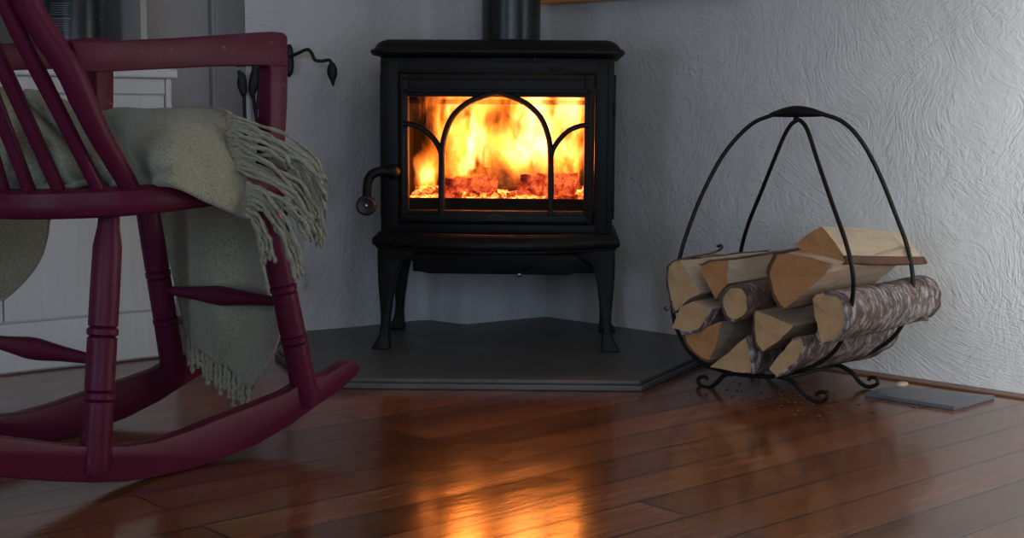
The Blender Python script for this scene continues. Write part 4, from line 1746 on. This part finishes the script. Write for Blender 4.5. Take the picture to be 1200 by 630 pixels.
cm_.build('crest_rail', RED, chair, autosm=40)

# arms and their front posts
ap = [(84, 47.5), (150, 47), (220, 44), (280, 40), (322, 37), (333, 38), (338, 42), (338, 79), (305, 77), (250, 78), (200, 80.5), (150, 83), (110, 84.5), (97, 84)]
arm2 = [cn_(px, py, -0.060) for px, py in ap]
arm2 = [(p.x, p.z) for p in arm2]
pp = [(317, 74), (338, 74), (337.5, 120), (335, 165), (331, 205), (329, 232), (309, 232), (312, 205), (316, 165), (317, 120)]
post2 = [cn_(px, py, -0.058) for px, py in pp]
post2 = [(p.x, p.z) for p in post2]
for s_ in (0, 1):
    def wr(a, b):
        return (a, b) if s_ == 0 else (2 * CW0 - b + 0.012, 2 * CW0 - a + 0.012)
    a_ = MB()
    a_.prism(arm2, *wr(-0.060, -0.022), 'y', bev=0.004)
    a_.build('arm', RED, chair, autosm=35)
    a_ = MB()
    a_.prism(post2, *wr(-0.058, -0.030), 'y', bev=0.003)
    a_.build('arm_post', RED, chair, autosm=35)

# ------------------------------------------------------------------ BLANKET
def YC(t_, w_):
    return (CM @ Vector((t_, w_, 0.5))).y


colY = [YC(-0.05, 0.22), YC(-0.03, 0.13), YC(0.01, 0.06), YC(0.06, 0.0), YC(0.10, -0.01), YC(0.16, -0.078), YC(0.24, -0.088), YC(0.30, -0.090), YC(0.345, -0.092)]
rows = [
    ([(-70, 236), (0, 232), (60, 226), (118, 221), (158, 216), (203, 219), (242, 236), (268, 247), (291, 256)], 0.04),
    ([(-70, 224), (0, 219), (60, 217), (118, 214), (158, 211), (200, 213), (240, 231), (268, 243), (291, 252)], 0.0),
    ([(-70, 182), (0, 178), (60, 184), (118, 186), (158, 187), (200, 190), (240, 204), (270, 212), (291, 214)], 0.0),
    ([(-70, 138), (0, 133), (58, 150), (118, 156), (158, 157), (200, 157), (240, 163), (262, 170), (272, 188)], 0.03),
    ([(-70, 104), (0, 104), (50, 112), (92, 127), (130, 130), (190, 131), (235, 130), (258, 131), (268, 136)], 0.09),
    ([(-70, 112), (0, 112), (50, 120), (92, 134), (130, 137), (190, 138), (235, 137), (262, 140), (280, 146)], 0.20),
    ([(-70, 190), (0, 190), (50, 195), (92, 200), (130, 200), (190, 200), (235, 200), (262, 200), (290, 200)], 0.33),
]
wrow = [-0.088, -0.094, -0.086, -0.055, 0.03, 0.12, 0.22]
lat = []
for k, (pts, dy) in enumerate(rows):
    r = [on_y(px, py, colY[i] + dy) for i, (px, py) in enumerate(pts)]
    for i in range(5, 9):
        px, py = pts[i]
        r[i] = on_plane(px, py, A0 + Wd * wrow[k], Wd)
    r[4] = (r[4] * 2 + on_plane(pts[4][0], pts[4][1], A0 + Wd * (wrow[k] + 0.03), Wd)) / 3
    lat.append(r)


def bicubic(lat, nu, nv):
    rowsx = [cr(r, nu) for r in lat]
    cols = []
    for i in range(len(rowsx[0])):
        cols.append(cr([r[i] for r in rowsx], nv))
    return [[cols[i][j] for i in range(len(cols))] for j in range(len(cols[0]))]


bl = MB()


def add_grid(G, amp=0.006, fr=14, seed=0, folds=None):
    V = []
    for j, row in enumerate(G):
        r = []
        for i, p in enumerate(row):
            k = noise.noise(p * fr + Vector((seed, 0, 0))) * amp + noise.noise(p * fr * 3.1 + Vector((0, seed, 0))) * amp * 0.3
            d = Vector((0.1, -1, 0.25))
            if folds:
                k += folds(i / (len(row) - 1), j / (len(G) - 1), p)
            r.append(bl.bm.verts.new(p + d * k))
        V.append(r)
    for j in range(len(V) - 1):
        for i in range(len(V[0]) - 1):
            bl.face([V[j][i], V[j][i + 1], V[j + 1][i + 1], V[j + 1][i]], True)
    return V


def main_folds(u, v, p):
    px, py = proj(p)
    # two big rolls at the left behind the spindles and one long diagonal crease to the right
    k = 0.0
    x1 = px - (10 + (py - 110) * 0.55)
    k -= 0.030 * math.exp(-(x1 / 11) ** 2) * (1 if py < 215 else 0)
    x2 = px - (42 + (py - 130) * 0.95)
    k -= 0.034 * math.exp(-(x2 / 9) ** 2)
    k += 0.016 * math.exp(-((x2 + 24) / 16) ** 2)
    x3 = px - (132 + (py - 150) * 0.62)
    k -= 0.022 * math.exp(-(x3 / 12) ** 2)
    k += 0.010 * math.exp(-((x3 - 28) / 18) ** 2)
    k -= 0.012 * math.exp(-((py - (205 - (px - 160) * 0.1)) / 6) ** 2) * (1 if px < 200 else 0)
    return k


G = bicubic(lat, 14, 12)
VM = add_grid(G, 0.009, 11, 2.0, main_folds)
edgeR = [VM[j][-1].co.copy() for j in range(len(VM))]

# front drape under the seat edge
TP = CM @ Vector((0.452, 0, 0.3))


def fp(px, py, dt=0.0):
    return on_plane(px, py, TP + Fd * dt, Fd)


def fdrape(pxl, pxr, nrow):
    pass


Lf = [(184, 236), (190, 260), (198, 300), (207, 340), (214, 370), (219, 396)]
Rt = [(296, 236), (299, 262), (306, 300), (314, 340), (328, 390), (294, 456)]
lat2 = []
for k, (a, b) in enumerate(zip(Lf, Rt)):
    row = []
    for i in range(6):
        f_ = i / 5
        px = a[0] + (b[0] - a[0]) * f_
        py = a[1] + (b[1] - a[1]) * f_
        if k == 5:
            py = a[1] + (b[1] - a[1]) * (f_ ** 0.95)
        if k == 4:
            py = 370 + 22 * f_ + 10 * math.sin(f_ * math.pi)
        row.append(fp(px, py, 0.012 * math.sin(f_ * 9 + k * 0.4)))
    lat2.append(row)
V2 = add_grid(bicubic(lat2, 10, 8), 0.004, 12, 5.0)
edgeB = [v.co.copy() for v in V2[-1]]
# far side drape, seen at the left under the seat
FPW = A0 + Wd * 0.405
right_edge = [(62, 240), (60, 258), (57, 280), (47, 305), (28, 328), (2, 352)]
lat3 = []
for k, (px, py) in enumerate(right_edge):
    row = []
    for i in range(4):
        f_ = i / 3
        row.append(on_plane(px - 95 * f_ * (1 if k < 5 else 0.8), py + (6 * f_ if k else 0) + (14 * f_ if k == 5 else 0), FPW, Wd) + Wd * 0.006 * math.sin(3 * f_ + k))
    lat3.append(row)
V3 = add_grid(bicubic(lat3, 8, 8), 0.004, 12, 9.0)
blanket = bl.build('throw_blanket', WOOL)
tag(blanket, 'sage green woollen throw with fringed ends draped over the rocking chair seat', 'blanket')
md = blanket.modifiers.new('thick', 'SOLIDIFY')
md.thickness = 0.005
md.offset = 0

# fringe
rnd = random.Random(21)


def strand(pts, r=0.0021, tw=0.0012):
    fr = MB()
    q = cr(pts, 6)
    n = len(q)
    ph = rnd.uniform(0, 6)
    out = []
    for i, p in enumerate(q):
        out.append(p + Vector((math.sin(i * 0.9 + ph), 0, math.cos(i * 0.8 + ph))) * tw)
    fr.tube(out, [r * (1.0 + 0.25 * math.sin(i * 1.4 + ph)) if i < n - 1 else r * 0.5 for i in range(n)], 7)
    fo = fr.build('tassel', WOOL)
    fo.parent = blanket


def PY(px, py, Y):
    return on_y(px, py, Y)


ye = lat[1][-1].y
print('YE', ye, [round(v.y, 3) for v in lat[1]], [round(v.y, 3) for v in lat[4]])
# upper group: roots along the upper right edge, falling over the chair's front corner
up_specs = []
for i in range(22):
    f_ = i / 21
    rx, ry = 268 + rnd.uniform(-1, 1) + (2 if f_ > .8 else 0), 137 + f_ * 62
    ex_, ey_ = 383 - 20 * abs(rnd.gauss(0, 0.55)), 232 + 66 * rnd.random() + 0
    if i % 5 == 0:
        ex_, ey_ = 384 - rnd.uniform(0, 6), 204 + rnd.uniform(-3, 14)
    if i > 14:
        ex_, ey_ = 360 + rnd.uniform(-8, 10), 255 + rnd.uniform(0, 30)
    if i in (6, 9, 12):
        ex_, ey_ = 340 + rnd.uniform(-6, 6), 203 + rnd.uniform(-6, 10)
    up_specs.append((rx, ry, ex_, ey_))
for rx, ry, ex_, ey_ in up_specs:
    y0 = ye + 0.05 - 0.05 * (ry - 137) / 62
    m1x, m1y = rx + (ex_ - rx) * 0.38, ry + (ey_ - ry) * 0.10 + 4
    m2x, m2y = rx + (ex_ - rx) * 0.75, ry + (ey_ - ry) * 0.42
    jy = rnd.uniform(-0.015, 0.012)
    strand([PY(rx - 3, ry, y0), PY(rx + 8, ry + 1, y0 - 0.004), PY(m1x, m1y, y0 - 0.01 + jy), PY(m2x, m2y, y0 - 0.015 + jy), PY(ex_ - (ex_ - m2x) * 0.25, m2y + (ey_ - m2y) * 0.6, y0 - 0.012 + jy), PY(ex_, ey_, y0 + jy)], 0.0029)
# lower group: tassels
low = [
    # root y list, cluster end
    (291, 214, 352, 300), (291, 217, 356, 312), (291, 220, 360, 280), (291, 223, 349, 322), (291, 226, 352, 328), (291, 229, 355, 326), (291, 232, 346, 326),
    (291, 218, 366, 276), (291, 222, 364, 262), (291, 226, 368, 258), (291, 234, 343, 318),
    (291, 236, 326, 275), (291, 239, 322, 262), (291, 242, 319, 300), (291, 245, 323, 307), (291, 248, 313, 308), (291, 250, 308, 310), (291, 252, 317, 306), (291, 253, 311, 300),
]
for rx, ry, ex_, ey_ in low:
    ex_ += rnd.uniform(-1.5, 1.5)
    ey_ += rnd.uniform(-2, 2)
    y0 = ye - 0.004
    jy = rnd.uniform(-0.012, 0.008)
    a = (rx + (ex_ - rx) * 0.30, ry + (ey_ - ry) * 0.10)
    b = (rx + (ex_ - rx) * 0.68, ry + (ey_ - ry) * 0.42)
    c_ = (rx + (ex_ - rx) * 0.90, ry + (ey_ - ry) * 0.74)
    strand([PY(rx - 3, ry, y0), PY(*a, y0 - 0.008 + jy), PY(*b, y0 - 0.014 + jy), PY(*c_, y0 - 0.012 + jy), PY(ex_, ey_, y0 - 0.01 + jy)], 0.0032)
# some more strands behind, by the post
for i in range(10):
    rx, ry = 300 + i * 3, 158 + i * 2.5
    ex_, ey_ = 352 + rnd.uniform(-6, 34), 225 + rnd.uniform(0, 66)
    y0 = ye + 0.03
    strand([PY(rx, ry, y0), PY(rx + (ex_ - rx) * 0.5, ry + (ey_ - ry) * 0.2, y0), PY(rx + (ex_ - rx) * 0.85, ry + (ey_ - ry) * 0.6, y0), PY(ex_, ey_, y0)], 0.0024)
# bottom fringe of the front drape
m_ = len(edgeB)
for k in range(14):
    f_ = (k + 0.5) / 14
    e = edgeB[int(f_ * (m_ - 1))]
    px, py = proj(e)
    L_ = 30 + 6 * math.sin(k * 2.1)
    dx = rnd.uniform(-1, 2.0)
    pts = [fp(px, py - 3), fp(px + dx * 0.4, py + L_ * 0.35, -0.004), fp(px + dx, py + L_ * 0.7, -0.004), fp(px + dx * 1.1 + rnd.uniform(-1, 1), py + L_, 0)]
    strand(pts, 0.0041, 0.0007)

# ------------------------------------------------------------------ LIGHT
w = bpy.data.worlds.new('World')
scn.world = w
w.use_nodes = True
bg = w.node_tree.nodes['Background']
bg.inputs[0].default_value = (0.74, 0.71, 0.70, 1)
bg.inputs[1].default_value = 0.11


def area(name, loc, target, sx, sy, power, col):
    l = bpy.data.lights.new(name, 'AREA')
    l.shape = 'RECTANGLE'
    l.size, l.size_y = sx, sy
    l.energy = power
    l.color = col
    o = bpy.data.objects.new(name, l)
    COL.objects.link(o)
    o.location = loc
    o.rotation_euler = (Vector(target) - Vector(loc)).to_track_quat('-Z', 'Y').to_euler()
    return o


area('window_daylight', (-0.05, -1.5, 1.12), (0.1, 3.1, 0.2), 1.2, 0.8, 18, (0.58, 0.77, 1.0))
area('left_window_daylight', (-2.0, -0.4, 0.6), (-0.2, 3.2, 0.2), 0.8, 0.8, 17, (0.58, 0.75, 1.0))
area('garden_door_daylight', (1.3, -1.3, 0.4), (-0.3, 3.3, 0.0), 0.8, 0.7, 11, (0.52, 0.71, 1.0))
sw = area('side_window_daylight', (1.5, 1.0, 0.75), (2.2, 2.9, 0.45), 0.6, 0.9, 38, (0.92, 0.97, 0.94))
sw.data.spread = math.radians(88)
area('ceiling_glow', (0.6, 0.6, 2.3), (0.3, 2.4, 0.8), 1.6, 1.6, 6, (1.0, 0.83, 0.68))

for fx, fz in ((-0.068, 0.44), (0.076, 0.45), (0.165, 0.43)):
    pl = bpy.data.lights.new('fire_glow', 'POINT')
    pl.energy = 1.6
    pl.color = (1.0, 0.27, 0.04)
    pl.shadow_soft_size = 0.045
    po = bpy.data.objects.new('fire_glow', pl)
    COL.objects.link(po)
    po.location = ST_M @ Vector((fx, 0.11, fz))

scn.view_settings.view_transform = 'Standard'
scn.view_settings.look = 'None'
scn.view_settings.exposure = 0.0
scn.view_settings.gamma = 1.0
scn.view_settings.use_curve_mapping = False
scn.cycles.use_denoising = True
scn.cycles.max_bounces = 8
scn.cycles.diffuse_bounces = 4
scn.cycles.glossy_bounces = 4
scn.cycles.transparent_max_bounces = 12
scn.cycles.volume_bounces = 0
scn.cycles.volume_max_steps = 256
scn.cycles.sample_clamp_indirect = 6.0
scn.cycles.caustics_reflective = False
